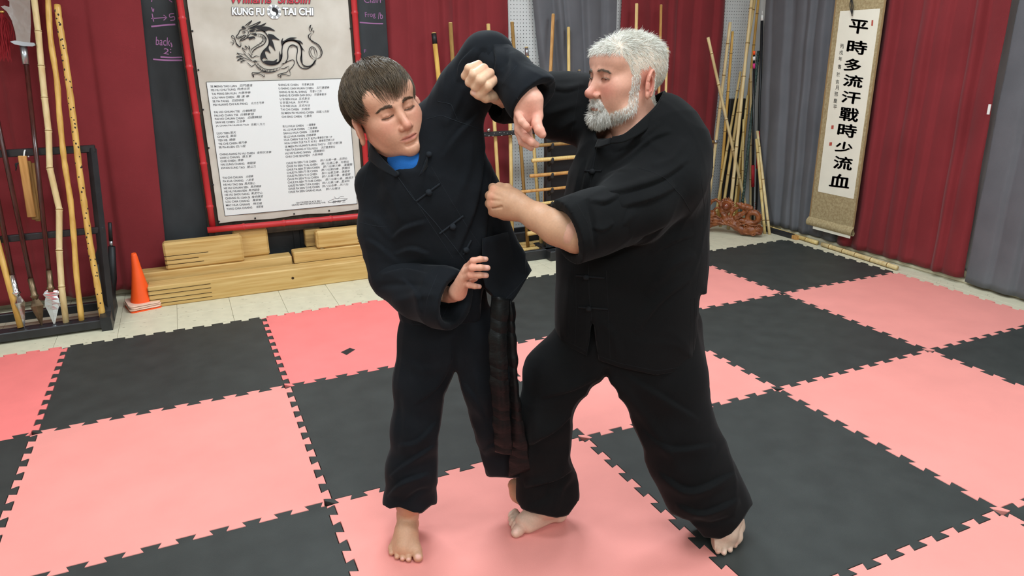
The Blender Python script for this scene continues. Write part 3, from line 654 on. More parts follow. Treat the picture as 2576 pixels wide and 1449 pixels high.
# leaning line: bottom of each weapon stands on the front rail, upper part leans on the top rail
def lean(u, v):
    """point of the sloping plane the weapons lie in: y = .30 at z = .05, y = .53 at z = zt_"""
    d = ray(u, v); k = (.53-.29)/(zt_-.045); t = (.29+k*(CAM[2]-.045)-CAM[1])/(d[1]-k*d[2]); return CAM+d*t
def spear(label, top, neck, tip, shaft='dark_pole', metal='steel', leaf=False, r=.0125):
    e = empty('spear', tuple(lean(*tip))); tag(e, label, 'spear', 'weapons on the left rack')
    a, b, c = lean(*top), lean(*neck), lean(*tip); ax = (c-b)/np.linalg.norm(c-b); Ln = np.linalg.norm(c-b)
    MB().tube([a, b], r, 12).build('shaft', shaft, e, True)
    MB().tube([b-ax*.07, b+ax*.0, b+ax*.02, b+ax*.028, b+ax*.036, b+ax*.05], [r*1.25, r*1.25, r*1.35, r*1.9, r*1.3, r*1.0], 12).build('ferrule', metal if not leaf else 'bronze', e, True)
    h = MB()
    if leaf:
        s_ = np.array([1, 0, 0]); w = [(.03, .006), (.045, .03), (.06, .04), (.075, .028), (.095, .034), (.12, .036), (.15, .026), (Ln, .001)]
        for k in range(len(w)-1):
            (t0, w0), (t1, w1) = w[k], w[k+1]; p0, p1 = b+ax*t0, b+ax*t1; yv = np.array([0, -.006, 0])
            h.add([p0-s_*w0, p0+yv, p0+s_*w0, p0-yv, p1-s_*w1, p1+yv*.4, p1+s_*w1, p1-yv*.4], [(0, 1, 5, 4), (1, 2, 6, 5), (2, 3, 7, 6), (3, 0, 4, 7)])
        hd = h.build('spearhead', 'steel', e)
        for t in (.06, .125):
            q = b+ax*t+s_*.040; MB().tube([q+.012*np.array([math.cos(a_), 0, math.sin(a_)]) for a_ in np.linspace(0, 2*math.pi, 14)], .0022, 6, False).build('ring', 'steel', e, True)
    else:
        h.tube([b+ax*t for t in (.04, .055, .085, .115, Ln*.8, Ln)], [r*1.0, r*1.5, r*2.5, r*1.9, r*.9, .001], 4); hd = h.build('spearhead', metal, e)
    return e
spear('dark spear with a polished silver head pointing down, leftmost on the rack', (-60, 230), (38, 724), (62, 829))
spear('dark spear with a dull bronze head pointing down on the rack', (-75, -20), (84, 732), (106, 823), metal='bronze')
# long blade weapon (guandao)
g0 = lean(66, 150); g1 = lean(126, 712); gt = lean(137, 818)
gd = spear('long dark halberd with a broad steel blade on top and a ringed leaf spike', (65, 150), (126, 712), (137, 819), leaf=True)
gd.name = 'halberd'; gd['category'] = 'halberd'
MB().tube([lean(65, 162), lean(58, 112)], [.0165, .0185], 12).build('upper_ferrule', 'silver', gd, True)
gp = MB(); gq = [lean(u, v) for u, v in ((28, 105), (40, 112), (62, 116), (84, 117), (91, 114), (88, 108), (64, 106), (40, 102))]
gp.add([p+np.array([0, -.03, 0]) for p in gq]+[p+np.array([0, .02, 0]) for p in gq], [tuple(range(8)), tuple(range(15, 7, -1))]+[(k, 8+k, 8+(k+1) % 8, (k+1) % 8) for k in range(8)]); gp.build('guard', 'silver', gd)
bq = [(42,105),(76,107),(78,60),(76,0),(74,-80),(52,-160),(20,-190),(-10,-150),(-4,-90),(-8,-30),(8,-10),(24,4),(24,18),(12,14),(2,16),(18,30),(30,52),(38,80)]
bw = [lean(*q) for q in bq]; nb = len(bw); cen = np.mean(bw, 0)
b_ = MB(); b_.add([p+np.array([0, -.003, 0]) for p in bw]+[p+np.array([0, .004, 0]) for p in bw], [tuple(range(nb)), tuple(range(2*nb-1, nb-1, -1))]+[(k, nb+k, nb+(k+1) % nb, (k+1) % nb) for k in range(nb)]); b_.build('blade', 'steel', gd)
b_ = MB(); b_.ball(lean(5, 30), (.013, .013, .009), 10, 6); b_.build('tassel_cap', 'brass', gd, True)
ts_ = MB(); a0 = lean(5, 32)
for k in range(120):
    e_ = lean(5+random.gauss(6, 9), 32+random.uniform(70, 125)); mid = (a0+e_)/2+np.array([random.gauss(0, .012), random.gauss(0, .01), .02]); ts_.tube(spline([a0, mid, e_], 3), [.0016]*6+[.0008], 3, False)
tag(ts_.build('tassel', 'tassel', gd), 'dark red hair tassel', kind='stuff')
def leanP(pts): return [lean(*p) for p in pts][::-1]
nodes_px = [(85,-10),(96,78),(104,165),(112,245),(122,328),(125,422),(149,526),(149,629),(155,721),(167,815)]
Pb = leanP([(76,-90)]+nodes_px); sg_ = np.linalg.norm(np.diff(Pb, axis=0), axis=1); cm = np.cumsum(sg_)/sg_.sum()
bamboo_pole('bamboo_staff', 'pale crooked bamboo staff with dark nodes, third from the rack\'s right end', 'staff', Pb, .0165, .016, 0, 'bamboo_pale', 'weapons on the left rack', nodes=list(cm[:-1]))
Pr = spline(leanP([(117,-60),(121,0),(127,96),(143,202),(149,283),(158,373),(164,420),(177,503),(185,586),(193,697),(206,810)]), 4)
mb = MB(); mb.tube(Pr, .0145+.0012*np.sin(np.arange(len(Pr))*1.7), 12); tag(mb.build('rattan_staff', 'rattan', None, True), 'smooth honey coloured rattan staff, second from the rack\'s right end', 'staff', 'weapons on the left rack')
Pq = spline(leanP([(144,12),(150,60),(158,109),(168,174),(180,264),(189,335),(200,430),(214,528),(229,628),(242,700),(259,801)]), 5)
brn = empty('burnt_staff', tuple(Pq[0])); tag(brn, 'yellow staff with burnt black spots along it, rightmost on the rack', 'staff', 'weapons on the left rack')
mb = MB(); mb.tube(Pq, .0165+.001*np.sin(np.arange(len(Pq))*2.1), 14); mb.build('shaft', 'rattan', brn, True)
for k in range(1, len(Pq)-1):
    t = Pq[min(k+1, len(Pq)-1)]-Pq[k-1]; t /= np.linalg.norm(t)
    for q in range(2 if k % 3 == 0 else 1):
        a_ = random.uniform(-2.6, -.5); n_ = np.array([math.cos(a_), math.sin(a_), 0]); c_ = Pq[k]+t*random.uniform(-.02, .02)+n_*.0158
        MB().ball(c_, (.0045, .003, random.uniform(.003, .008)), 7, 5).build('burn_mark', 'ink', brn, True)
MB().tube([lean(-20, 560), lean(52, 824)], .0155, 12).build('light_staff', 'rattan', None, True)
tag(bpy.data.objects['light_staff'], 'plain light wooden staff at the far left edge, behind the spears', 'staff', 'weapons on the left rack')
# hanging jointed sticks
hs = empty('jointed_sticks', tuple(at_y(70, 470, .6))); tag(hs, 'three flat wooden sticks hanging by a white cord from the rack', 'jointed sticks')
for (p, q, w, dy) in (((56, 392), (80, 546), .02, 0), ((68, 405), (90, 552), .018, .02), ((84, 410), (96, 556), .012, .03)):
    a, b = at_y(*p, .535+dy), at_y(*q, .535+dy); z = (b-a)/np.linalg.norm(b-a); x = np.cross(z, [0, 1, 0]); x /= np.linalg.norm(x); y = np.cross(z, x)
    MB().box((-w, -.01, 0), (w, .01, np.linalg.norm(b-a)), np.stack([x, y, z], 1), a, bev=.003).build('stick', 'wood_tan' if dy == 0 else 'wood_brown', hs)
MB().tube(spline([at_y(60, 398, .53), at_y(62, 380, .545), at_y(68, 377, .60), at_y(72, 395, .555)], 6), .004, 6).build('cord', 'white_plastic', hs, True)
kn = MB()
for k in range(5): kn.tube(spline([at_y(52, 410, .535), at_y(40+random.uniform(-4, 4), 412, .535), at_y(36+random.uniform(-4, 6), 428+random.uniform(-6, 4), .535)], 4), .003, 5)
kn.build('black_tassel', 'black_soft', hs, True)
# sword in a black sheath behind the rack's right post
sw = empty('sheathed_sword', tuple(at_z(285, 790, ZF))); tag(sw, 'black sheathed sword with a wrapped grip standing behind the rack post', 'sword')
MB().tube([at_y(276, 560, .66), at_y(279, 606, .66)], .011, 10).build('grip', 'black_soft', sw, True)
MB().tube([at_y(279, 606, .66), at_y(280, 620, .66)], .010, 10).build('collar', 'silver', sw, True)
MB().tube([at_y(281, 620, .66), at_y(284, 700, .66), at_y(280, 772, .64)], [.02, .022, .018], 8).build('sheath', 'black_soft', sw, True)
bc = MB(); sh = [(246, 618), (256, 612), (264, 622), (268, 700), (272, 782), (258, 786), (243, 700), (240, 640)]
P1 = [at_y(u, v, .665) for u, v in sh]; P2 = [p+np.array([0, .035, 0]) for p in P1]; n_ = len(sh)
bc.add(P1+P2, [tuple(range(n_)), tuple(range(2*n_-1, n_-1, -1))]+[(k, n_+k, n_+(k+1) % n_, (k+1) % n_) for k in range(n_)])
tag(bc.build('padded_shield', 'black_soft', None), 'black padded case leaning behind the rack\'s right end', 'case')

# ------------------------------------------------------------------ timbers by the chalkboard
def timber(name, label, u0, v0, u1, v1, Y, h, d, mat='pine', grooves=None, bev=.006, z=None, group='timbers stacked under the chalkboard'):
    """front lower edge runs from (u0, v0) to (u1, v1) in the plane y = Y"""
    a, b = at_y(u0, v0, Y), at_y(u1, v1, Y); zz = z if z is not None else (a[2]+b[2])/2
    e = empty(name, ((a[0]+b[0])/2, Y+d/2, zz)); tag(e, label, 'timber', group)
    MB().box((a[0], Y, zz), (b[0], Y+d, zz+h), bev=bev).build('beam', mat, e)
    for (s0, s1, fr) in grooves or []:
        MB().box((a[0]+(b[0]-a[0])*s0, Y-.0008, zz+h*fr-.0018), (a[0]+(b[0]-a[0])*s1, Y+.01, zz+h*fr+.0018)).build('saw_groove', 'groove', e)
    return e, a[0], b[0], zz+h
_, a, b, top = timber('timber_beam', 'longest timber, lying on the floor in front with four saw grooves at its left end', 378, 768, 952, 693, .53, .135, .13, grooves=[(0, .25, f) for f in (.18, .38, .60, .80)]+[(.97, 1, f) for f in (.3, .5, .7)], z=ZF)
kx = at_y(737, 703, .528); MB().tube([(kx[0], .5295, ZF+.075), (kx[0], .54, ZF+.075)], .009, 12).build('bolt_hole', 'groove', bpy.data.objects['timber_beam'])
b2z = float(at_y(500, 703, .67)[2])
timber('timber_support', 'short weathered timber lying behind the long front timber, left end', 408, 715, 662, 680, .675, .11, .10, 'pine_old', z=ZF)
timber('timber_support', 'short weathered timber lying behind the long front timber, right end', 725, 672, 960, 650, .675, .13, .10, 'pine_old', z=ZF)
_, a, b, t2 = timber('timber_plank', 'long narrow timber resting on the back supports, left half', 358, 712, 736, 661, .68, .075, .12, z=ZF+.11)
_, a, b, t3 = timber('timber_plank', 'narrow timber on the right support with a dark square end', 741, 664, 955, 640, .665, .08, .11, z=ZF+.13)
timber('timber_block', 'thick grooved block lying on top of the stack, left', 420, 688, 617, 664, .685, .175, .085, grooves=[(0, .55, .52), (0, .42, .36), (0, .48, .2)], z=t2, bev=.012)
timber('timber_block', 'smaller smooth block behind the thick grooved one on the stack', 596, 668, 682, 660, .775, .185, .08, 'pine', z=t2, bev=.012)
timber('timber_block', 'grooved block with dark knots on top of the right plank', 800, 641, 940, 625, .672, .125, .09, grooves=[(.72, 1, f) for f in (.2, .36, .52, .68, .84)], z=t3, bev=.014)
timber('timber_block', 'rough weathered block peeking out behind the right knotted block', 772, 636, 812, 634, .77, .12, .07, 'pine_old', z=t3)
for u, v, s in ((810, 628, .013),): 
    p = at_y(u, v, .672); MB().ball((p[0], .6715, p[2]), (s*1.4, .001, s), 8, 5).build('knot', 'pine_old', bpy.data.objects['timber_block.002'], True)

# ------------------------------------------------------------------ stacked traffic cones
cc = at_z(361, 772, ZF)
def cone(k, label):
    e = empty('traffic_cone', (cc[0], cc[1], ZF+.012*k), .25+random.uniform(-.06, .06)); tag(e, label, 'traffic cone', 'nested traffic cones')
    H = .31; pr = [(.066, .008), (.064, .02), (.052, .07), (.03, .19), (.0165, H-.012), (.012, H), (.0095, H-.004), (.015, H-.02), (.05, .07), (.062, .01)]
    n = 32; v = []; f = []
    for r, z in pr:
        for q in range(n): a = 2*math.pi*q/n; rr_ = r*(1-.025*(math.cos(4*a) > .72)*(z < .2)); v.append((cc[0]+rr_*math.cos(a), cc[1]+rr_*math.sin(a), ZF+.012*k+z))
    for i in range(len(pr)-1):
        for q in range(n): f.append((i*n+q, i*n+(q+1) % n, (i+1)*n+(q+1) % n, (i+1)*n+q))
    link('body', mesh('body', v, f), 'orange', e)
    b = MB(); o = []; R_ = .088; cr = .02
    for (sx, sy) in ((1, 1), (-1, 1), (-1, -1), (1, -1)):
        for t in range(5):
            a = {(1, 1): 0, (-1, 1): 1, (-1, -1): 2, (1, -1): 3}[(sx, sy)]*math.pi/2+t*math.pi/8; o.append((sx*(R_-cr)+cr*math.cos(a), sy*(R_-cr)+cr*math.sin(a)))
    rz = e.rotation_euler.z; c_, s_ = math.cos(rz), math.sin(rz); o = [(cc[0]+c_*x-s_*y, cc[1]+s_*x+c_*y) for x, y in o]; m = len(o); z0 = ZF+.012*k
    b.add([(x, y, z0) for x, y in o]+[(x, y, z0+.008) for x, y in o], [tuple(range(m, 2*m)), tuple(range(m-1, -1, -1))]+[(q, (q+1) % m, m+(q+1) % m, m+q) for q in range(m)])
    b.build('base_plate', 'cone_edge' if k else 'orange', e)
cone(0, 'lowest orange cone of the nested stack, resting on the tiles')
cone(1, 'second nested cone from the floor, only its pale base rim showing')
cone(2, 'third nested cone from the floor, just below the topmost one')
cone(3, 'topmost orange traffic cone of the stack by the timbers')
# ================================================================== staffs behind the pair
def staff(label, top, bot, Yt, Yb, r, mat, tip=None, tiplen=.07, square=False, name='wooden_staff', group='staffs leaning against the back wall'):
    a, b = at_y(*top, Yt), at_y(*bot, Yb); ax = (b-a)/np.linalg.norm(b-a)
    e = empty(name, tuple(b)); tag(e, label, 'staff', group)
    MB().tube([a+ax*.004, b], r, 4 if square else 12).build('shaft', mat, e, not square)
    MB().tube([a, a+ax*.004], [r*.9, r], 4 if square else 12).build('end', 'wood_light', e, not square)
    if tip: MB().tube([a+ax*.006, a+ax*tiplen], r*1.08, 12).build('tip_wrap', tip, e, True)
    return e
Yt, Yb = .83, .60
staff('yellow staff with a black wrapped tip, behind the blue-shirted person\'s raised arm', (1091, 82), (1152, 640), Yt, Yb, .0165, 'rattan', 'black_soft', .075)
staff('aged brown staff just right of the black-tipped one', (1133, 57), (1168, 640), Yt, Yb, .0145, 'wood_brown')
staff('aged brown staff against the left edge of the pegboard strip', (1288, 55), (1328, 622), Yt, Yb, .013, 'wood_brown')
staff('pale staff with a silver taped tip in front of the pegboard', (1324, 118), (1362, 618), Yt, Yb, .0135, 'wood_light', 'silver', .065)
staff('square orange-brown staff in front of the grey curtain', (1392, 35), (1369, 520), Yt, Yb, .0135, 'wood_tan', square=True)
staff('slim light staff right of the square one, before the grey curtain', (1430, 68), (1433, 560), Yt, Yb, .0125, 'wood_light')
staff('short pale staff with a grey taped tip beside the rolled-sleeve person\'s forehead', (1457, 176), (1462, 560), Yt, Yb, .0115, 'wood_light', 'silver', .085)
staff('pale staff seen below the blue-shirted person\'s raised elbow, beside the burgundy curtain edge', (1228, 60), (1262, 600), Yt, Yb, .0135, 'wood_light')
staff('pale staff between the two arms, in front of the burgundy curtain', (1280, 140), (1289, 615), Yt, Yb, .0140, 'wood_light')
staff('light square stick rising above the rolled-sleeve person\'s hair', (1602, 9), (1590, 560), Yt, Yb, .0145, 'wood_light', square=True)
staff('slim tan staff behind the back of the rolled-sleeve person\'s head', (1663, 12), (1650, 560), Yt, Yb, .011, 'wood_tan')
staff('light square stick right behind the rolled-sleeve person\'s neck', (1679, 120), (1664, 560), Yt-.03, Yb-.03, .0125, 'wood_light', square=True)
# ------------------------------------------------------------------ wall tray that holds the staffs
tr_ = empty('staff_tray', (2.9, .6, ZF)); tag(tr_, 'low black tray with pale wooden slats holding the upright staffs', 'tray')
xa, xb = 2.2, 3.75
MB().box((xa, .42, ZF), (xb, .46, ZF+.075), bev=.004).build('front_board', 'black_wood', tr_)
for k, (y0, z) in enumerate(((.47, .045), (.53, .05), (.60, .055), (.66, .06))): MB().box((xa, y0, ZF+z-.02), (xb-.27, y0+.045, ZF+z+.012), bev=.003).build('slat', 'pine' if k % 2 == 0 else 'wood_light', tr_)
MB().box((xa, .72, ZF), (xb, .76, ZF+.14), bev=.004).build('rear_board', 'black_wood', tr_)
zr = float(at_y(1300, 333, .68)[2])
rlb = MB().box((2.2, .66, zr-.016), (3.6, .70, zr+.016), bev=.004).build('upper_rail', 'black_wood', tr_)
for k in range(26):
    x = random.uniform(2.62, 3.1); zq = zr+random.uniform(-.015, .014); MB().box((x, .6592, zq), (x+random.uniform(.002, .008), .6602, zq+random.uniform(.001, .003))).build('paint_chip', 'white_plastic', tr_)
for xx in (2.25, 3.55): MB().box((xx-.02, .70, ZF), (xx+.02, .74, zr+.02), bev=.004).build('upright', 'black_wood', tr_)
p = at_y(1229, 327, .655); MB().ball(p, .014, 10, 7).build('end_knob', 'steel', tr_, True)
# ------------------------------------------------------------------ horizontal weapon stand
HY = .44
st = empty('sword_stand', tuple(at_z(1390, 645, ZF))); tag(st, 'black stand with hooks carrying horizontal sticks, between the two people', 'stand')
sx = float(at_y(1378, 500, HY+.05)[0]); zt2 = float(at_y(1385, 330, HY+.05)[2])
for xx in (sx, sx+1.15):
    MB().box((xx-.02, HY+.03, ZF), (xx+.02, HY+.08, zt2), bev=.004).build('upright', 'black_wood', st)
    MB().box((xx-.05, HY-.10, ZF), (xx+.07, HY+.20, ZF+.075), bev=.006).build('foot_block', 'black_wood', st)
MB().box((sx+.03, HY+.085, ZF+.1), (sx+1.12, HY+.10, zt2-.01), bev=.002).build('back_panel', 'black_soft', st)
hrows = [(1352, 366, 362, 'wood_brown', .0125), (1338, 404, 395, 'wood_light', .0145), (1333, 443, 435, 'wood_tan', .0130), (1298, 484, 470, 'wood_tan', .0110), (1344, 514, 506, 'wood_light', .0115), (1327, 588, 582, 'pine', .0165)]
hl = ['uppermost horizontal stick on the hooks, aged brown', 'thick pale horizontal stick, second from the top on the stand', 'tan horizontal stick, third from the top on the stand', 'long tan horizontal stick starting at the rolled-sleeve person\'s fist', 'pale horizontal stick just above the rolled cuff', 'thick short pine dowel lowest on the stand']
for (u, v0, v1, mt, r), lb in zip(hrows, hl):
    a = at_y(u, v0, HY); z = a[2]; x1 = a[0]+1.25 if v0 < 560 else a[0]+.6
    e = empty('horizontal_stick', tuple(a)); tag(e, lb, 'stick', 'sticks on the black stand')
    MB().tube([(a[0], HY, z), (a[0]+.006, HY, z), (x1, HY, z+.004)], [r*.9, r, r], 12).build('shaft', mt, e, True)
    for xx in (sx, sx+1.15):
        pts = spline([(xx, HY+.04, z-.05), (xx, HY+.01, z-r-.012), (xx, HY-.018, z-r-.004), (xx, HY-.026, z+.012)], 5)
        MB().tube(pts, [.013]*(len(pts)-4)+[.011, .010, .009, .007], 8).build('hook', 'black_wood', st, True)
# swords and canes whose handles stick out behind the rolled-sleeve person's back
def handle_sword(label, u, v, du, mats, r):
    a = at_y(u, v, HY); b = at_y(u-du, v+6, HY); e = empty('short_sword', tuple(b)); tag(e, label, 'sword', 'sword handles behind the rolled-sleeve person'); ax = (b-a)/np.linalg.norm(b-a); L = np.linalg.norm(b-a)
    MB().tube([a, a+ax*.004, a+ax*.03, a+ax*.036], [r*.9, r*1.35, r*1.3, r], 12).build('pommel', mats[1], e, True)
    MB().tube([a+ax*.034, a+ax*.09, a+ax*.15], [r, r*1.12, r], 12).build('grip', mats[0], e, True)
    MB().tube([a+ax*.15, a+ax*.155, a+ax*.165, a+ax*.17], [r, r*2.6, r*2.6, r], 12).build('guard', mats[1], e, True)
    MB().tube([a+ax*.17, a+ax*.75], r*1.1, 8).build('scabbard', 'black_gloss', e, True)
    z = a[2]+(ax*.5)[2]; pts = spline([(sx+1.15, HY+.04, z-.05), (sx+1.15, HY+.01, z-r-.012), (sx+1.15, HY-.018, z-r-.004), (sx+1.15, HY-.026, z+.012)], 5)
    MB().tube(pts, [.013]*(len(pts)-4)+[.011, .010, .009, .007], 8).build('hook', 'black_wood', st, True)
handle_sword('sword handle with a silver pommel and brown grip behind the rolled-sleeve person\'s shoulder', 1806, 356, 120, ('wood_brown', 'silver'), .0105)
handle_sword('short tan handle with a brass end cap behind the rolled-sleeve person\'s back', 1787, 387, 120, ('wood_tan', 'brass'), .0095)
handle_sword('black handle with a brass pommel, lowest behind the rolled-sleeve person\'s back', 1793, 421, 120, ('black_soft', 'brass'), .0095)
cn = empty('carved_cane', tuple(at_y(1740, 500, .36))); tag(cn, 'dark cane with a curved brown handle just above the rolled-sleeve person\'s shoulder', 'cane')
MB().tube(spline([at_y(1722, 312, .36), at_y(1735, 305, .36), at_y(1746, 313, .36), at_y(1751, 330, .36)], 5), .011, 10).build('handle', 'wood_brown', cn, True)
MB().tube([at_y(1751, 328, .36), at_y(1738, 580, .36)], .012, 10).build('shaft', 'black_gloss', cn, True)
# ================================================================== bamboo in the corner
GB = 'bamboo poles standing in the corner'
def cpole(label, top, bot, Yt_, r0, r1, nn, mat='bamboo'):
    return bamboo_pole('bamboo_pole', label, 'bamboo pole', [at_z(*bot, ZF), at_y(*top, Yt_)], r0, r1, nn, mat, GB)
cpole('bamboo pole crossing in front of the others, leaning to the left', (1781, 94), (1885, 560), .70, .0135, .0125, 6, 'bamboo_pale')
cpole('leftmost upright bamboo pole of the corner bundle', (1837, 56), (1776, 562), .80, .0145, .013, 6, 'bamboo_pale')
cpole('yellow bamboo pole second from the left in the corner bundle', (1843, 79), (1806, 560), .82, .0135, .0115, 5, 'rattan')
cpole('shorter bamboo pole with a cut top in the middle of the bundle', (1863, 180), (1796, 566), .80, .012, .010, 5)
cpole('tall thick bamboo pole reaching the top of the picture', (1894, -30), (1832, 577), .78, .0150, .0135, 7, 'bamboo_pale')
cpole('tall bamboo pole right beside the thick one, reaching the picture top', (1903, -30), (1812, 570), .82, .0135, .012, 7)
cpole('slender bamboo pole at the right of the tall pair', (1909, -10), (1850, 556), .84, .0125, .011, 7, 'rattan')
cpole('pale bamboo pole in front of the green corded staff', (1889, 172), (1888, 556), .76, .011, .0105, 5, 'bamboo_pale')
cpole('thin bamboo pole tilted behind the crossing one', (1880, 240), (1843, 562), .80, .0105, .0095, 5)
cpole('bamboo pole leaning right, left of the pair beside the grey curtain', (1903, 350), (1924, 588), .62, .0125, .0125, 3, 'bamboo')
cpole('bamboo pole leaning right, nearest to the grey curtain', (1905, 330), (1936, 590), .66, .012, .012, 3, 'bamboo_pale')
cpole('thin bamboo pole between the carving\'s head and the corner', (1870, 300), (1866, 565), .78, .0095, .009, 5)
GK = 'dark staffs in the corner'
def dstaff(name, label, top, bot, Yt_, r, mat): 
    e = empty(name, tuple(at_z(*bot, ZF))); tag(e, label, 'staff', GK); a, b = at_y(*top, Yt_), at_z(*bot, ZF); MB().tube([a, b], r, 12).build('shaft', mat, e, True); return e, a, (b-a)/np.linalg.norm(b-a)
e, a, ax = dstaff('whip_staff', 'tall black braided staff with a white tip in the corner', (1917, 52), (1903, 560), .74, .0125, 'black_soft')
MB().tube([a-ax*.045, a-ax*.04, a+ax*.002], [.004, .009, .0115], 10).build('white_tip', 'white_plastic', e, True); MB().tube([a-ax*.075, a-ax*.045], .0025, 6).build('spike', 'white_plastic', e, True)
q = np.linalg.norm(at_y(1909, 306, .70)-a); MB().tube([a+ax*.9, a+ax*1.22], .0175, 12).build('red_grip_wrap', 'red_cord', e, True)
for k in range(24): MB().tube([a+ax*(.905+.013*k+.0065*j/6)+.0178*np.array([math.cos(j), math.sin(j), 0]) for j in range(8)], .002, 4, False).build('cord_turn', 'red_cord', e, True) if k % 3 == 0 else None
e, a, ax = dstaff('corded_staff', 'dark green corded staff among the bamboo poles', (1908, 128), (1862, 566), .78, .0115, 'green_cord')
for k in range(60): MB().tube([a+ax*(.02+.028*k), a+ax*(.034+.028*k)], .0128, 8, False).build('cord_turn', 'green_cord', e, True)
e, a, ax = dstaff('banded_stick', 'thin black stick with orange, white and pink bands at its top', (1897, 128), (1893, 560), .70, .0095, 'black_gloss')
for s0, s1, m in ((0, .03, 'orange'), (.045, .075, 'white_plastic'), (.10, .14, 'pink_ring')): MB().tube([a+ax*s0, a+ax*s1], .0105, 12).build('band', m, e, True)
MB().tube([a+ax*.95, a+ax*1.14], .0145, 12).build('red_wrap', 'red_cord', e, True)
for k in range(6): c_ = a+ax*(1.28+.035*k)+np.array([.006, -.012, 0]); MB().tube(spline([c_, c_+np.array([.012, -.008, -.006]), c_+np.array([.004, -.01, -.022])], 4), .0016, 5).build('cord_loop', 'tassel', e, True)
dk = at_y(1912, 380, .66); tag(MB().box((5.02, .80, ZF), (5.20, .86, 1.05), bev=.008).build('dark_board', 'black_soft', None), 'tall dark board standing behind the bamboo poles', 'board')
# ------------------------------------------------------------------ poles and plank along the right wall
a, b = at_z(1933, 572, .01), at_z(2052, 610, .005)
bamboo_pole('floor_bamboo', 'bamboo pole lying along the right wall under the scroll, split end showing', 'bamboo pole', [(5.19, .43, 0.0), (5.15, float(b[1]), 0.0)], .0155, .0165, 3, 'bamboo')
b2a, b2b = at_z(2068, 614, 0), at_z(2257, 674, 0)
bamboo_pole('floor_bamboo', 'long bamboo pole lying on the floor below the burgundy curtain', 'bamboo pole', [(b2a[0], b2a[1], 0.0), (b2b[0], b2b[1], 0.0)], .0165, .0165, 5, 'bamboo_pale')
pk = empty('black_plank', (5.02, .2, ZF)); tag(pk, 'short black plank with a bare wooden end on the floor in the corner', 'plank')
pa, pb = at_z(1938, 586, ZF), at_z(1990, 601, ZF); d_ = pb-pa; d_ /= np.linalg.norm(d_); y_ = np.array([-d_[1], d_[0], 0]); L = np.linalg.norm(pb-pa)
A_ = np.stack([d_, y_, [0, 0, 1]], 1)
MB().box((-.1, 0, 0), (L, .045, .035), A_, pa, bev=.003).build('board', 'black_wood', pk); MB().box((L, 0.002, .001), (L+.05, .043, .032), A_, pa, bev=.002).build('bare_end', 'wood_tan', pk)

# ================================================================== hanging scroll
XS = 5.14
sc = empty('hanging_scroll', (XS, -.3, .12)); tag(sc, 'long hanging scroll with ten black brush characters on brown brocade', 'scroll')
ya = -.0625; yb2 = -.505
pL = at_x(2100, 0, XS); pR = at_x(2225, 0, XS); qL = at_x(2035, 565, XS); qR = at_x(2150, 585, XS)
yl = (pL[1]+qL[1])/2; yr = (pR[1]+qR[1])/2; zbm = (qL[2]+qR[2])/2; ztp = 2.1
MB().box((XS, yr, zbm), (XS+.003, yl, ztp)).build('brocade_mount', 'brocade', sc)
pts = [(XS-.001, zbm+.05), (XS-.02, zbm+.03), (XS-.026, zbm+.008), (XS-.016, zbm-.012), (XS+.004, zbm-.014), (XS+.012, zbm+.004), (XS+.004, zbm+.02)]
rlm = MB(); sp_ = spline([(a, 0, b) for a, b in pts], 4); n_ = len(sp_)
rlm.add([(p[0], yr-.004, p[2]) for p in sp_]+[(p[0], yl+.004, p[2]) for p in sp_], [(k, k+1, n_+k+1, n_+k) for k in range(n_-1)]); rlm.build('bottom_roll', 'brocade', sc, True)
MB().box((XS-.012, yr+.01, zbm-.035), (XS-.010, yl-.06, zbm-.012)).build('paper_edge', 'rice_paper', sc)
wp = [at_x(*q, XS-.001) for q in ((2113, 28), (2210, 22), (2058, 483), (2151, 500))]
py1 = (wp[0][1]+wp[2][1])/2; py0 = (wp[1][1]+wp[3][1])/2; pz1 = (wp[0][2]+wp[1][2])/2; pz0 = (wp[2][2]+wp[3][2])/2
MB().box((XS-.0015, py0, pz0), (XS, py1, pz1)).build('paper', 'rice_paper', sc)
ed = MB()
for y0, y1 in ((yr, yr+.012), (yl-.012, yl)): ed.box((XS-.001, y0, zbm+.03), (XS, y1, ztp))
ed.build('edge_band', material('scroll_edge', rgb(150, 122, 84), .7), sc)
# ten large characters, one mesh each
cx0, cz = None, None
chars = "平時多流汗戰時少流血"; spots = [(386,162),(377,287),(351,395),(353,492),(340,592),(329,695),(317,793),(297,893),(291,990),(272,1098)]
wd_ = [(112,78),(118,76),(100,72),(116,66),(112,66),(112,76),(112,74),(102,58),(112,72),(120,74)]
for ch, (x, y), (w, h) in zip(chars, spots, wd_):
    k = 2.416; u, v = 2000+x/k, y/k; hw, hh = w/k/2, h/k/2; mb = MB()
    for du, dv in ((0, 0), (.7, 0), (-.7, 0), (0, .8), (0, -.8), (1.2, .5), (-1.2, -.5)):
        put_text(mb, ch, at_x(u-hw-2+du, v+hh-2+dv, XS-.003), at_x(u+hw-3+du, v+hh+4+dv, XS-.003), at_x(u-hw+3+du, v-hh-3+dv, XS-.003))
    mb.build('brush_character', 'ink', sc)
sig = "丙戌年書於吉月邢慶平"; sp2 = [(285,280),(280,318),(275,357),(270,405),(263,452),(257,497),(256,532),(250,572),(245,612),(243,650)]
for ch, (x, y) in zip(sig, sp2):
    u, v = 2000+x/2.416, y/2.416; mb = MB(); put_text(mb, ch, at_x(u-4.6, v+5.2, XS-.003), at_x(u+4.2, v+6.5, XS-.003), at_x(u-4, v-6, XS-.003)); mb.build('small_character', 'ink', sc)
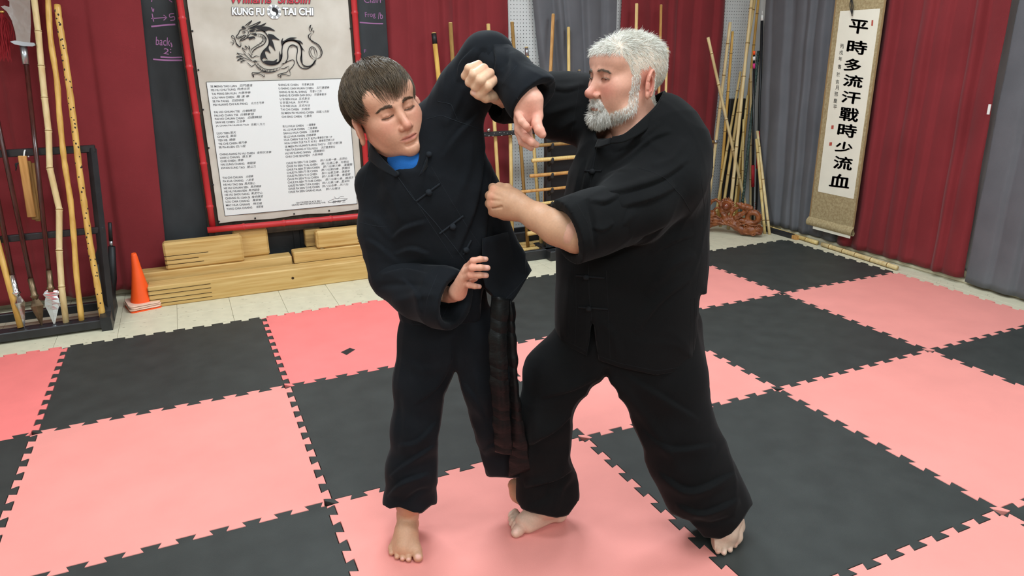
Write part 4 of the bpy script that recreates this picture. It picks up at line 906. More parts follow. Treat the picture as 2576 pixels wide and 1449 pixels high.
for (x, y, w, h) in ((468,140,10,34), (226,773,14,22), (215,875,16,20)):
    u, v = 2000+x/2.416, y/2.416; a, b, c = at_x(u-w/4.8, v+h/4.8, XS-.003), at_x(u+w/4.8, v+h/4.8, XS-.003), at_x(u-w/4.8+1, v-h/4.8, XS-.003)
    MB().poly([a, b, b+c-a, c]).build('red_seal', 'seal', sc)
cdm = MB()
for k in range(3): cdm.tube(spline([at_x(2140+k*2, -12, XS-.02), at_x(2146-k*4, 14, XS-.02), at_x(2145+k*.5-2, 40, XS-.015)], 5), .003, 5)
cdm.build('dark_ribbon', 'black_soft', sc, True)
# ================================================================== modelling with distance fields
E_R = np.array([math.cos(YAW), -math.sin(YAW), 0.0]); E_F = np.array([math.sin(YAW), math.cos(YAW), 0.0]); E_U = np.array([0, 0, 1.0])
LAX = np.stack([E_R, E_F, E_U], 1)          # local axes (right, away, up) of the figures' standing plane
B0 = 1.93                                    # horizontal distance of that plane
def to_world(p): return np.asarray(p) @ LAX.T + np.array([CAM[0], CAM[1], 0])
def to_local(X): return (np.asarray(X)-np.array([CAM[0], CAM[1], 0])) @ LAX
def PT(u, v, w):
    """point seen at pixel (u, v) standing w metres behind the figures' plane -> local point, metres per pixel"""
    d = ray(u, v); t = (B0+w)/float(d @ E_F); p = d*t; return np.array([p @ E_R, p @ E_F, p[2]+CAM[2]]), t/F_PX
def FL(u, v, z):
    d = ray(u, v); t = (z-CAM[2])/d[2]; p = d*t; return np.array([p @ E_R, p @ E_F, z]), t/F_PX
class Field:
    def __init__(s, lo, hi, h):
        s.lo = np.array(lo, float); s.h = h; s.n = (np.ceil((np.array(hi)-s.lo)/h)).astype(int)+1; s.D = np.full(s.n, .3, np.float32)
    def box(s, lo, hi):
        a = np.clip(np.floor((np.array(lo)-s.lo)/s.h).astype(int), 0, s.n); b = np.clip(np.ceil((np.array(hi)-s.lo)/s.h).astype(int)+1, 0, s.n)
        if (b <= a).any(): return None, None
        sl = tuple(slice(i, j) for i, j in zip(a, b))
        ax = [(s.lo[k]+s.h*np.arange(a[k], b[k])).astype(np.float32) for k in range(3)]
        return sl, (ax[0][:, None, None], ax[1][None, :, None], ax[2][None, None, :])
    def put(s, sl, d, k, op):
        D = s.D[sl]
        if op == 'u':
            if k <= 0: s.D[sl] = np.minimum(D, d)
            else: h = np.clip(.5+.5*(d-D)/k, 0, 1); s.D[sl] = d+(D-d)*h-k*h*(1-h)
        else:
            if k <= 0: s.D[sl] = np.maximum(D, -d)
            else: h = np.clip(.5+.5*(D+d)/k, 0, 1); s.D[sl] = -d+(D+d)*h+k*h*(1-h)
    def cone(s, p, q, r1, r2, k=.01, op='u', n=None, f=1.0):
        """rounded cone; n, f: flattened f times along direction n"""
        p, q = np.array(p, float), np.array(q, float); R = max(r1, r2)/min(f, 1)+max(k, 0)+2*s.h+.004
        sl, X = s.box(np.minimum(p, q)-R, np.maximum(p, q)+R)
        if sl is None: return
        d = [X[i]-p[i] for i in range(3)]; ba = q-p
        if n is not None:
            n = np.array(n, float); n /= np.linalg.norm(n); g = (f-1)*(d[0]*n[0]+d[1]*n[1]+d[2]*n[2]); d = [d[i]+n[i]*g for i in range(3)]; ba = ba+n*(f-1)*np.dot(ba, n)
        t = np.clip((d[0]*ba[0]+d[1]*ba[1]+d[2]*ba[2])/max(np.dot(ba, ba), 1e-12), 0, 1)
        dd = np.sqrt((d[0]-t*ba[0])**2+(d[1]-t*ba[1])**2+(d[2]-t*ba[2])**2)-(r1+t*(r2-r1))
        s.put(sl, dd.astype(np.float32), k, op)
    def ball(s, c, r, k=.01, op='u'): s.cone(c, np.array(c, float)+1e-6, r, r, k, op)
    def ell(s, c, r, k=.01, op='u', R=None):
        c = np.array(c, float); r = np.array(r, float); m = r.max()+max(k, 0)+2*s.h+.004; sl, X = s.box(c-m, c+m)
        if sl is None: return
        d = [X[i]-c[i] for i in range(3)]
        if R is not None: R = np.array(R); d = [d[0]*R[0, i]+d[1]*R[1, i]+d[2]*R[2, i] for i in range(3)]
        k0 = np.sqrt(sum((d[i]/r[i])**2 for i in range(3))); k1 = np.sqrt(sum((d[i]/r[i]**2)**2 for i in range(3)))+1e-9
        s.put(sl, (k0*(k0-1)/k1).astype(np.float32), k, op)
    def chain(s, pts, k=.01, op='u', n=None, f=1.0, fn=None):
        """pts: (u, v, w, radius in pixels)"""
        P = [(fn or PT)(*q[:3]) for q in pts]
        if len(pts) == 1: s.cone(P[0][0], P[0][0]+1e-6, pts[0][3]*P[0][1], pts[0][3]*P[0][1], k, op, n, f)
        for i in range(len(pts)-1): s.cone(P[i][0], P[i+1][0], pts[i][3]*P[i][1], pts[i+1][3]*P[i+1][1], k, op, n, f)
    def uv(s):
        """pixel each grid node would be seen at"""
        ax = [s.lo[k]+s.h*np.arange(s.n[k]) for k in range(3)]
        P = np.stack(np.meshgrid(*ax, indexing='ij'), -1).astype(np.float32); W = P @ LAX.T.astype(np.float32); W[..., 2] -= CAM[2]
        C = W @ RC.astype(np.float32); return IMW/2+F_PX*C[..., 0]/-C[..., 2], IMH/2-F_PX*C[..., 1]/-C[..., 2], P
    def hem(s, us, vs):
        """trims everything below a hem line"""
        U, V, _ = s.uv(); s.D = np.maximum(s.D, ((V-np.interp(U, us, vs))/920).astype(np.float32))
    def neckline(s, us, vs):
        """opens everything above a neckline"""
        U, V, _ = s.uv(); s.D = np.maximum(s.D, ((np.interp(U, us, vs)-V)/920).astype(np.float32))
    def trim(s, p, nrm):
        """keeps the side the normal points away from"""
        nrm = np.array(nrm)/np.linalg.norm(nrm); ax = [s.lo[k]+s.h*np.arange(s.n[k]) for k in range(3)]
        g = (ax[0]-p[0])[:, None, None]*nrm[0]+(ax[1]-p[1])[None, :, None]*nrm[1]+(ax[2]-p[2])[None, None, :]*nrm[2]; s.D = np.maximum(s.D, g.astype(np.float32))
    def mesh(s):
        D = s.D.copy(); D[0] = D[-1] = .1; D[:, 0] = D[:, -1] = .1; D[:, :, 0] = D[:, :, -1] = .1
        n = D.shape; S = D < 0; cnt = np.zeros([m-1 for m in n], np.int8); cor = [(i, j, k) for i in (0, 1) for j in (0, 1) for k in (0, 1)]
        for i, j, k in cor: cnt += S[i:n[0]-1+i, j:n[1]-1+j, k:n[2]-1+k]
        mix = (cnt > 0) & (cnt < 8); cells = np.argwhere(mix); idx = np.full(mix.shape, -1, np.int64); idx[mix] = np.arange(len(cells))
        acc = np.zeros((len(cells), 3)); num = np.zeros(len(cells))
        for a in cor:
            for ax in range(3):
                if a[ax]: continue
                b = list(a); b[ax] = 1
                da = D[cells[:, 0]+a[0], cells[:, 1]+a[1], cells[:, 2]+a[2]]; db = D[cells[:, 0]+b[0], cells[:, 1]+b[1], cells[:, 2]+b[2]]
                x = (da < 0) != (db < 0); t = np.where(x, da/np.where(x, da-db, 1), 0); e = np.tile(np.array(a, float), (len(cells), 1)); e[:, ax] += t
                acc += np.where(x[:, None], e, 0); num += x
        V = s.lo+s.h*(cells+acc/num[:, None]); F = []
        for ax in range(3):
            o = [0, 1, 2]; o.remove(ax); A = [slice(1, -1)]*3; A[ax] = slice(0, -1); Bq = [slice(1, -1)]*3; Bq[ax] = slice(1, None)
            s0, s1 = S[tuple(A)], S[tuple(Bq)]; e = np.argwhere(s0 != s1); fl = s0[tuple(e.T)]
            off = np.ones(3, int); off[ax] = 0; e = e+off; q = []
            for d1, d2 in ((1, 1), (0, 1), (0, 0), (1, 0)):
                c = e.copy(); c[:, o[0]] -= d1; c[:, o[1]] -= d2; q.append(idx[c[:, 0], c[:, 1], c[:, 2]])
            q = np.stack(q, 1); flip = fl if ax != 1 else ~fl; q[~flip] = q[~flip][:, ::-1]; F.append(q)
        F = np.vstack(F); return V, F
def vnormals(V, F):
    N = np.zeros_like(V); n = np.cross(V[F[:, 2]]-V[F[:, 0]], V[F[:, 3 if F.shape[1] > 3 else 1]]-V[F[:, 1 if F.shape[1] > 3 else 0]])
    for k in range(F.shape[1]): np.add.at(N, F[:, k], n)
    return N/(np.linalg.norm(N, axis=1)[:, None]+1e-12)
def relax(V, F, it=2, lam=.5):
    E = np.vstack([F[:, [k, (k+1) % F.shape[1]]] for k in range(F.shape[1])])
    for _ in range(it):
        A = np.zeros_like(V); c = np.zeros(len(V))
        np.add.at(A, E[:, 0], V[E[:, 1]]); np.add.at(A, E[:, 1], V[E[:, 0]]); np.add.at(c, E[:, 0], 1); np.add.at(c, E[:, 1], 1)
        V = V+lam*(A/np.maximum(c, 1)[:, None]-V)
    return V
def wrinkle(V, F, amp, scale, seed, stretch=(1, 1, 1)):
    """soft cloth creases: ridged waves along the normals"""
    r = np.random.default_rng(seed); N = vnormals(V, F); d = np.zeros(len(V))
    P = V*np.array(stretch)
    for k in range(7):
        q = r.normal(size=3); q /= np.linalg.norm(q); w = scale*(1+.35*k); ph = r.uniform(0, 6)
        bend = .5*np.sin(P @ (r.normal(size=3)*scale*.35)+r.uniform(0, 6)); gate = np.clip(np.sin(P @ (r.normal(size=3)*scale*.3)+r.uniform(0, 6)), 0, 1)
        d += gate*(1-np.abs(np.sin(P @ q*w*.5+ph+bend)))**3/(1+.25*k)
    return V+N*(amp*(d-.4))[:, None]
def fold(V, Q, lines):
    """cloth folds: (polyline in the standing plane, width, height, kind); ridges 'r', grooves 'g', overlapping tucks 't'"""
    for px, w, a, kind in lines:
        N = vnormals(V, Q); W = to_world(V)-CAM; C = W @ RC; U = np.stack([IMW/2+F_PX*C[:, 0]/-C[:, 2], IMH/2-F_PX*C[:, 1]/-C[:, 2]], 1)
        face = np.clip(-((N @ LAX.T) * (W/np.linalg.norm(W, axis=1)[:, None])).sum(1)*3, 0, 1)
        P = spline(np.array(px, float), 6); seg = np.diff(P, axis=0); L = np.concatenate([[0], np.cumsum(np.linalg.norm(seg, axis=1))]); lo = P.min(0)-3*w; hi = P.max(0)+3*w
        I = np.flatnonzero(((U > lo) & (U < hi)).all(1) & (face > 0)); best = np.full(len(I), 1e9); sd = np.zeros(len(I)); tt = np.zeros(len(I)); u = U[I]
        for k in range(len(seg)):
            d = u-P[k]; t = np.clip((d @ seg[k])/(seg[k] @ seg[k]+1e-9), 0, 1); e = d-t[:, None]*seg[k]; q = np.linalg.norm(e, axis=1); c = seg[k][0]*e[:, 1]-seg[k][1]*e[:, 0]; m = q < best
            best[m] = q[m]; sd[m] = (np.sign(c)*q)[m]; tt[m] = (L[k]+t*(L[k+1]-L[k]))[m]/L[-1]
        x = sd/w; tp = np.clip(np.sin(np.clip(tt, 0, 1)*math.pi), 0, 1)**.6
        pr = np.exp(-x*x) if kind == 'r' else (-np.exp(-x*x) if kind == 'g' else np.where(x > 0, np.exp(-(x/1.6)**2), np.exp(-(x/.35)**2)*1.5-.5*np.exp(-(x/.9)**2)))
        V = V.copy(); V[I] += N[I]*(a*pr*tp*face[I])[:, None]
    return V
def to_mesh(name, parts):
    """joins (V, F) pieces, in local coordinates, into one mesh in world space"""
    Vs, Fs, o = [], [], 0
    for V, F in parts: Vs.append(to_world(V)); Fs += [F+o]; o += len(V)
    V = np.vstack(Vs); me = bpy.data.meshes.new(name); quads = [f for f in Fs]
    nf = sum(len(f) for f in quads); nl = sum(f.size for f in quads)
    me.vertices.add(len(V)); me.vertices.foreach_set('co', V.astype(np.float32).ravel())
    me.loops.add(nl); me.loops.foreach_set('vertex_index', np.concatenate([f.ravel() for f in quads]).astype(np.int32))
    tot = np.concatenate([np.full(len(f), f.shape[1]) for f in quads]); st_ = np.concatenate([[0], np.cumsum(tot)[:-1]])
    me.polygons.add(nf); me.polygons.foreach_set('loop_start', st_.astype(np.int32)); me.polygons.foreach_set('loop_total', tot.astype(np.int32))
    me.update(calc_edges=True); me.validate(); return me
def paint(me, cols):
    a = me.color_attributes.new('Col', 'FLOAT_COLOR', 'POINT'); c = np.ones((len(me.vertices), 4), np.float32); c[:, :3] = cols; a.data.foreach_set('color', c.ravel())
from mathutils.bvhtree import BVHTree
def bvh(parts):
    V = []; F = []
    for v, f in parts: o = len(V); V += [tuple(p) for p in to_world(v)]; F += [tuple(int(i)+o for i in q) for q in f]
    return BVHTree.FromPolygons(V, F)
def hit(tree, u, v, lift=.002):
    """surface point seen at a pixel, lifted a little off the cloth (local coordinates)"""
    d = Vector(ray(u, v)).normalized(); p, n, i, _ = tree.ray_cast(Vector(CAM), d)
    if p is None: return None
    if n.dot(d) > 0: n = -n
    return to_local(np.array(p+n*lift))
def tube_vf(pts, rad, n=8, flat=None):
    mb = MB(); mb.tube(pts, rad, n, True); V = np.array(mb.v); F4 = np.array([q for q in mb.f if len(q) == 4]); return V, F4
def seam(tree, px, r=.0012, lift=.0005, step=5.0, n=6):
    P = np.array(px, float); L = np.concatenate([[0], np.cumsum(np.linalg.norm(np.diff(P, axis=0), axis=1))]); k = max(3, int(L[-1]/step)); out = []
    for t in np.linspace(0, L[-1], k):
        h = hit(tree, np.interp(t, L, P[:, 0]), np.interp(t, L, P[:, 1]), lift)
        if h is not None and (not out or np.linalg.norm(h-out[-1]) < .06): out.append(h)
    return tube_vf(out, r, n) if len(out) > 2 else None
def sheet(rows, thick=.004, nu=6, nv=6, fn=None):
    """cloth panel through a grid of (u, v, w) points"""
    G = [[(fn or PT)(*q)[0] for q in r] for r in rows]; G = np.array([spline(r, nu) for r in G]); G = np.array([spline(G[:, i], nv) for i in range(G.shape[1])]).transpose(1, 0, 2)
    a, b = G.shape[:2]; V = G.reshape(-1, 3); F = np.array([(j*b+i, j*b+i+1, (j+1)*b+i+1, (j+1)*b+i) for j in range(a-1) for i in range(b-1)]); N = vnormals(V, F)
    n = len(V); V2 = np.vstack([V, V+N*thick]); rim = list(range(b))+[j*b+b-1 for j in range(1, a)]+list(range(a*b-2, (a-1)*b-1, -1))+[j*b for j in range(a-2, 0, -1)]
    R_ = np.array([(rim[k], rim[(k+1) % len(rim)], rim[(k+1) % len(rim)]+n, rim[k]+n) for k in range(len(rim))])
    return V2, np.vstack([F[:, ::-1], F+n, R_])
# ------------------------------------------------------------------ heads
def rot_head(rx, ry, rz):
    cx, sx, cy, sy, cz, sz = math.cos(rx), math.sin(rx), math.cos(ry), math.sin(ry), math.cos(rz), math.sin(rz)
    return np.array([[cz, -sz, 0], [sz, cz, 0], [0, 0, 1]]) @ np.array([[1, 0, 0], [0, cx, -sx], [0, sx, cx]]) @ np.array([[cy, 0, sy], [0, 1, 0], [-sy, 0, cy]])
class Head:
    """x: towards the person's left, y: up, z: forward; about 23 cm high"""
    def __init__(s, u, v, w, rx, ry, rz, scale):
        c, m = PT(u, v, w); s.c = c; s.R = LAX.T @ RC @ rot_head(rx, ry, rz); s.s = scale
    def out(s, P): return s.c+s.s*(np.asarray(P) @ s.R.T)
    def inn(s, L): return (np.asarray(L)-s.c) @ s.R/s.s
def head_field(neck, age=0.0, lid=0.0, h=.0017, ear=(.0845, -.008, -.016), es=1.0):
    F = Field((-.098, -.20, -.128), (.098, .128, .128), h)
    F.ell((0, .034, -.014), (.0735, .080, .098), .02); F.ell((0, -.018, .018), (.066, .085, .073), .03)
    F.ell((0, .042, .042), (.056, .042, .043), .03)
    for x in (-1, 1):
        F.cone((x*.050, -.050, -.004), (x*(.038+.010*age), -.076-.004*age, .03), .018, .018+.005*age, .025); F.cone((x*(.038+.008*age), -.077, .03), (x*.008, -.099, .071), .017+.004*age, .014, .02)
        F.ball((x*.044, -.024, .055), .022+.003*age, .03); F.ell((x*.034, -.05, .055), (.024, .03, .026), .02)
        F.ell((x*.04, .045, .062), (.028, .03, .022), .02)
    F.ell((0, -.066, .050), (.038, .036, .040), .02); F.ball((0, -.100, .074), .0155+.003*age, .02)
    F.cone((0, -.085, -.03), neck, .054+.008*age, .060+.012*age, .03); F.ell((0, -.092, .02), (.04, .02+.006*age, .045), .025)
    # brows and eye sockets
    F.cone((-.040, .015, .070), (-.012, .014, .084), .008+.002*age, .009, .012); F.cone((.040, .015, .070), (.012, .014, .084), .008+.002*age, .009, .012)
    for x in (-1, 1):
        F.ell((x*.031, -.002, .094), (.020, .011, .018), .012, 's'); F.ball((x*.031, -.002, .0715), .0125, .003)
        # lids
        ly = .0055-.0085*lid; lw = [(x*.0150, -.004, .077), (x*.022, ly*.7, .0815), (x*.031, ly, .0832), (x*.040, ly*.7-.0005, .0800), (x*.0465, -.004, .0715)]
        for a, b in zip(lw[:-1], lw[1:]): F.cone(a, b, .0032, .0032, .003)
        up = [(x*.016, .002, .078), (x*.024, .0075, .0795), (x*.031, .009, .080), (x*.040, .007, .0765), (x*.047, .000, .070)]
        for a, b in zip(up[:-1], up[1:]): F.cone(a, b, .0048, .0048, .006)
        if lid > .5: F.ell((x*.031, .0015, .0725), (.0135, .0075, .0128), .003)
        lo = [(x*.0150, -.004, .077), (x*.024, -.0085, .0795), (x*.033, -.0095, .079), (x*.0465, -.004, .0715)]
        for a, b in zip(lo[:-1], lo[1:]): F.cone(a, b, .0028, .0028, .004)
        if age: F.ell((x*.033, -.016, .076), (.012, .0045, .006), .006)
    # nose
    F.cone((0, .008, .082), (0, -.028, .100), .0075+.001*age, .0095+.001*age, .012); F.ball((0, -.039, .106+.003*age), .0105+.0015*age, .008); F.cone((0, -.04, .104), (0, -.053, .092), .008, .006, .008)
    for x in (-1, 1):
        F.ell((x*(.0125+.0015*age), -.044, .0935), (.0075, .0075, .010), .005); F.ell((x*.0068, -.0525, .0985), (.0032, .003, .0045), .002, 's')
        F.cone((x*.017, -.045, .088), (x*.027, -.066, .080), .0028, .0022, .006, 's') if age else None
    # lips
    up = [(-.0235, -.0705, .0795), (-.011, -.0655, .0885), (0, -.0665, .0905), (.011, -.0655, .0885), (.0235, -.0705, .0795)]
    for a, b in zip(up[:-1], up[1:]): F.cone(a, b, .0042, .0046, .004)
    dn = [(-.0215, -.0725, .079), (-.010, -.0775, .0865), (.010, -.0775, .0865), (.0215, -.0725, .079)]
    for a, b in zip(dn[:-1], dn[1:]): F.cone(a, b, .004, .0055, .005)
    gr = [(-.027, -.0700, .0805), (-.012, -.0712, .0925), (0, -.0718, .0945), (.012, -.0712, .0925), (.027, -.0700, .0805)]
    for a, b in zip(gr[:-1], gr[1:]): F.cone(a, b, .0013, .0013, .0018, 's')
    F.cone((0, -.056, .096), (0, -.062, .0955), .0022, .0022, .004, 's'); F.cone((-.012, -.088, .0875), (.012, -.088, .0875), .004, .004, .008, 's')
    # ears
    for x in (-1, 1):
        a = .62; Re = np.array([[math.cos(a*x), 0, math.sin(a*x)], [0, 1, 0], [-math.sin(a*x), 0, math.cos(a*x)]])
        Re = Re @ np.array([[1, 0, 0], [0, math.cos(-.2), -math.sin(-.2)], [0, math.sin(-.2), math.cos(-.2)]])
        c0 = np.array([x*ear[0], ear[1], ear[2]])
        E_ = lambda a, b, c: c0+Re @ (np.array([x*a, b, c])*es)
        F.ell(c0, np.array([.0055, .031, .0185])*es, .004, R=Re); F.ell(E_(.0058, .003, .001), np.array([.0062, .0225, .0125])*es, .003, 's', R=Re)
        ring = [E_(.0042, .030*math.sin(t)+.001, -.0175*math.cos(t)) for t in np.linspace(-1.0, 3.0, 14)]
        for p, q in zip(ring[:-1], ring[1:]): F.cone(p, q, .0034*es, .0034*es, .0015)
        F.ell(E_(.002, -.026, .005), np.array([.0045, .009, .0085])*es, .004, R=Re); F.cone(E_(.003, -.003, .0135), E_(.003, -.012, .012), .004*es, .0035*es, .004)
        an = [E_(.0042, yy, zz) for yy, zz in ((.016, .002), (.008, -.006), (-.004, -.0085), (-.014, -.005), (-.018, .002))]
        for p, q in zip(an[:-1], an[1:]): F.cone(p, q, .003*es, .0028*es, .002)
        F.ell(E_(.004, -.004, .003), np.array([.005, .008, .006])*es, .002, 's', R=Re)
    return F
def gauss(P, c, s): return np.exp(-(((P-np.array(c))/np.array(s))**2).sum(1)/2)
def head_colors(P, skin, rosy, lip, ruddy=1.0):
    C = np.tile(np.array(skin[:3]), (len(P), 1)); rosy = np.array(rosy[:3]); lip = np.array(lip[:3])
    def mixin(col, m): 
        m = np.clip(m, 0, 1)[:, None]; C[:] = C*(1-m)+np.array(col)*m
    for x in (-1, 1):
        mixin(rosy, .55*ruddy*gauss(P, (x*.042, -.03, .07), (.018, .016, .03))); mixin(rosy, .75*ruddy*gauss(P, (x*.086, -.012, -.012), (.012, .03, .022)))
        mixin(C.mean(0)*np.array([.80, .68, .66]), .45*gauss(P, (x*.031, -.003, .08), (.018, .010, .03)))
    mixin(rosy, .7*ruddy*gauss(P, (0, -.04, .108), (.012, .012, .012)))
    lm = np.exp(-((P[:, 1]+.0712)/.0070)**4)*np.exp(-(P[:, 0]/.0225)**4)*(P[:, 2] > .074); mixin(lip, .85*lm)
    mixin(np.array(lip)*.35, .8*np.exp(-((P[:, 1]+.0713+.04*(0))/.0016)**2)*np.exp(-(P[:, 0]/.023)**4)*(P[:, 2] > .074))
    return C
def head_tree(V, F): return BVHTree.FromPolygons([tuple(p) for p in V], [tuple(map(int, q)) for q in F])
def on_face(tree, x, y, lift=.0006, side=None):
    """point of the face in front of (x, y), in head space"""
    p, n, i, d = tree.ray_cast(Vector((x, y, .2)), Vector((0, 0, -1)))
    return None if p is None else np.array(p)+np.array(n)*(lift if n.z > 0 else -lift)
# ------------------------------------------------------------------ hair strands
def strands(paths, w0, w1=.15, seed=0):
    """paths: (N, m, 3) -> three-sided tapered hairs"""
    N, m = paths.shape[:2]; r = np.random.default_rng(seed); T = np.gradient(paths, axis=1); T /= np.linalg.norm(T, axis=2)[..., None]+1e-12
    a = r.normal(size=(N, 1, 3)); U = np.cross(T, a); U /= np.linalg.norm(U, axis=2)[..., None]+1e-12; W = np.cross(T, U)
    wd = (w0 if np.ndim(w0) else np.full(N, w0))[:, None]*np.interp(np.linspace(0, 1, m), [0, .25, 1], [.8, 1, w1])[None]
    V = np.stack([paths+wd[..., None]*(math.cos(k*2.0944)*U+math.sin(k*2.0944)*W) for k in range(3)], 2).reshape(-1, 3)
    b = (np.arange(N)*m*3)[:, None, None]; i = (np.arange(m-1)*3)[None, :, None]; k = np.arange(3)[None, None, :]; k2 = (k+1) % 3
    F = np.stack([b+i+k, b+i+k2, b+i+3+k2, b+i+3+k], -1).reshape(-1, 4); return V, F
def strand_tint(n, m, c0, c1, seed, P=None):
    r = np.random.default_rng(seed); t = np.clip(r.beta(1.4, 1.6, n), 0, 1)
    if P is not None: t = np.clip(.45*t+.3+.3*np.sin(P[:, 0]*210+P[:, 2]*60)*np.sin(P[:, 2]*170+P[:, 0]*40), 0, 1)
    t = t[:, None, None]; c = np.array(c0[:3])*(1-t)+np.array(c1[:3])*t
    return np.repeat(np.broadcast_to(c, (n, 1, 3)), m*3, 1).reshape(-1, 3)
MT['skin'] = material('skin', rgb(220, 160, 130), .48, .35, attr='Col', sss=.12, var=.05, vscale=180, bump=.06, bscale=500)
MT['hair'] = material('hair_strands', rgb(80, 60, 40), .42, .4, attr='Col')
MT['boy_cloth'] = material('washed_black_cotton', rgb(21, 23, 27), .9, .12, var=.25, vscale=9, bump=.12, bscale=900, sheen=.06)
MT['man_cloth'] = material('black_cotton', rgb(17, 17, 18), .9, .12, var=.15, vscale=9, bump=.12, bscale=900, sheen=.05)
for nm in ('boy_cloth', 'man_cloth'):      # broad soft creasing under the weave
    nt = MT[nm].node_tree; bs = nt.nodes['Principled BSDF']; tcn = nt.nodes.new('ShaderNodeTexCoord'); nz_ = nt.nodes.new('ShaderNodeTexNoise'); nz_.noise_type = 'RIDGED_MULTIFRACTAL'
    nz_.inputs['Scale'].default_value = 7; nz_.inputs['Detail'].default_value = 2; nz_.inputs['Distortion'].default_value = .6; nt.links.new(tcn.outputs['Object'], nz_.inputs[0])
    bb = nt.nodes.new('ShaderNodeBump'); bb.inputs['Strength'].default_value = .32; bb.inputs['Distance'].default_value = .012; nt.links.new(nz_.outputs[0], bb.inputs['Height'])
    old = bs.inputs['Normal'].links[0].from_node; nt.links.new(bb.outputs[0], old.inputs['Normal'])
MT['boy_seam'] = material('worn_seam', rgb(34, 37, 42), .9, .15)
MT['man_seam'] = material('dark_seam', rgb(27, 27, 29), .9, .15)
MT['blue_shirt'] = material('blue_cotton', rgb(30, 92, 162), .8, .2, var=.06, bump=.3, bscale=600)
MT['satin'] = material('black_satin', rgb(11, 12, 13), .45, .22, bump=.35, bscale=22, bstretch=(1, 1, 2.5))
MT['eye'] = material('eyeball', rgb(235, 228, 220), .15, .5, attr='Col')
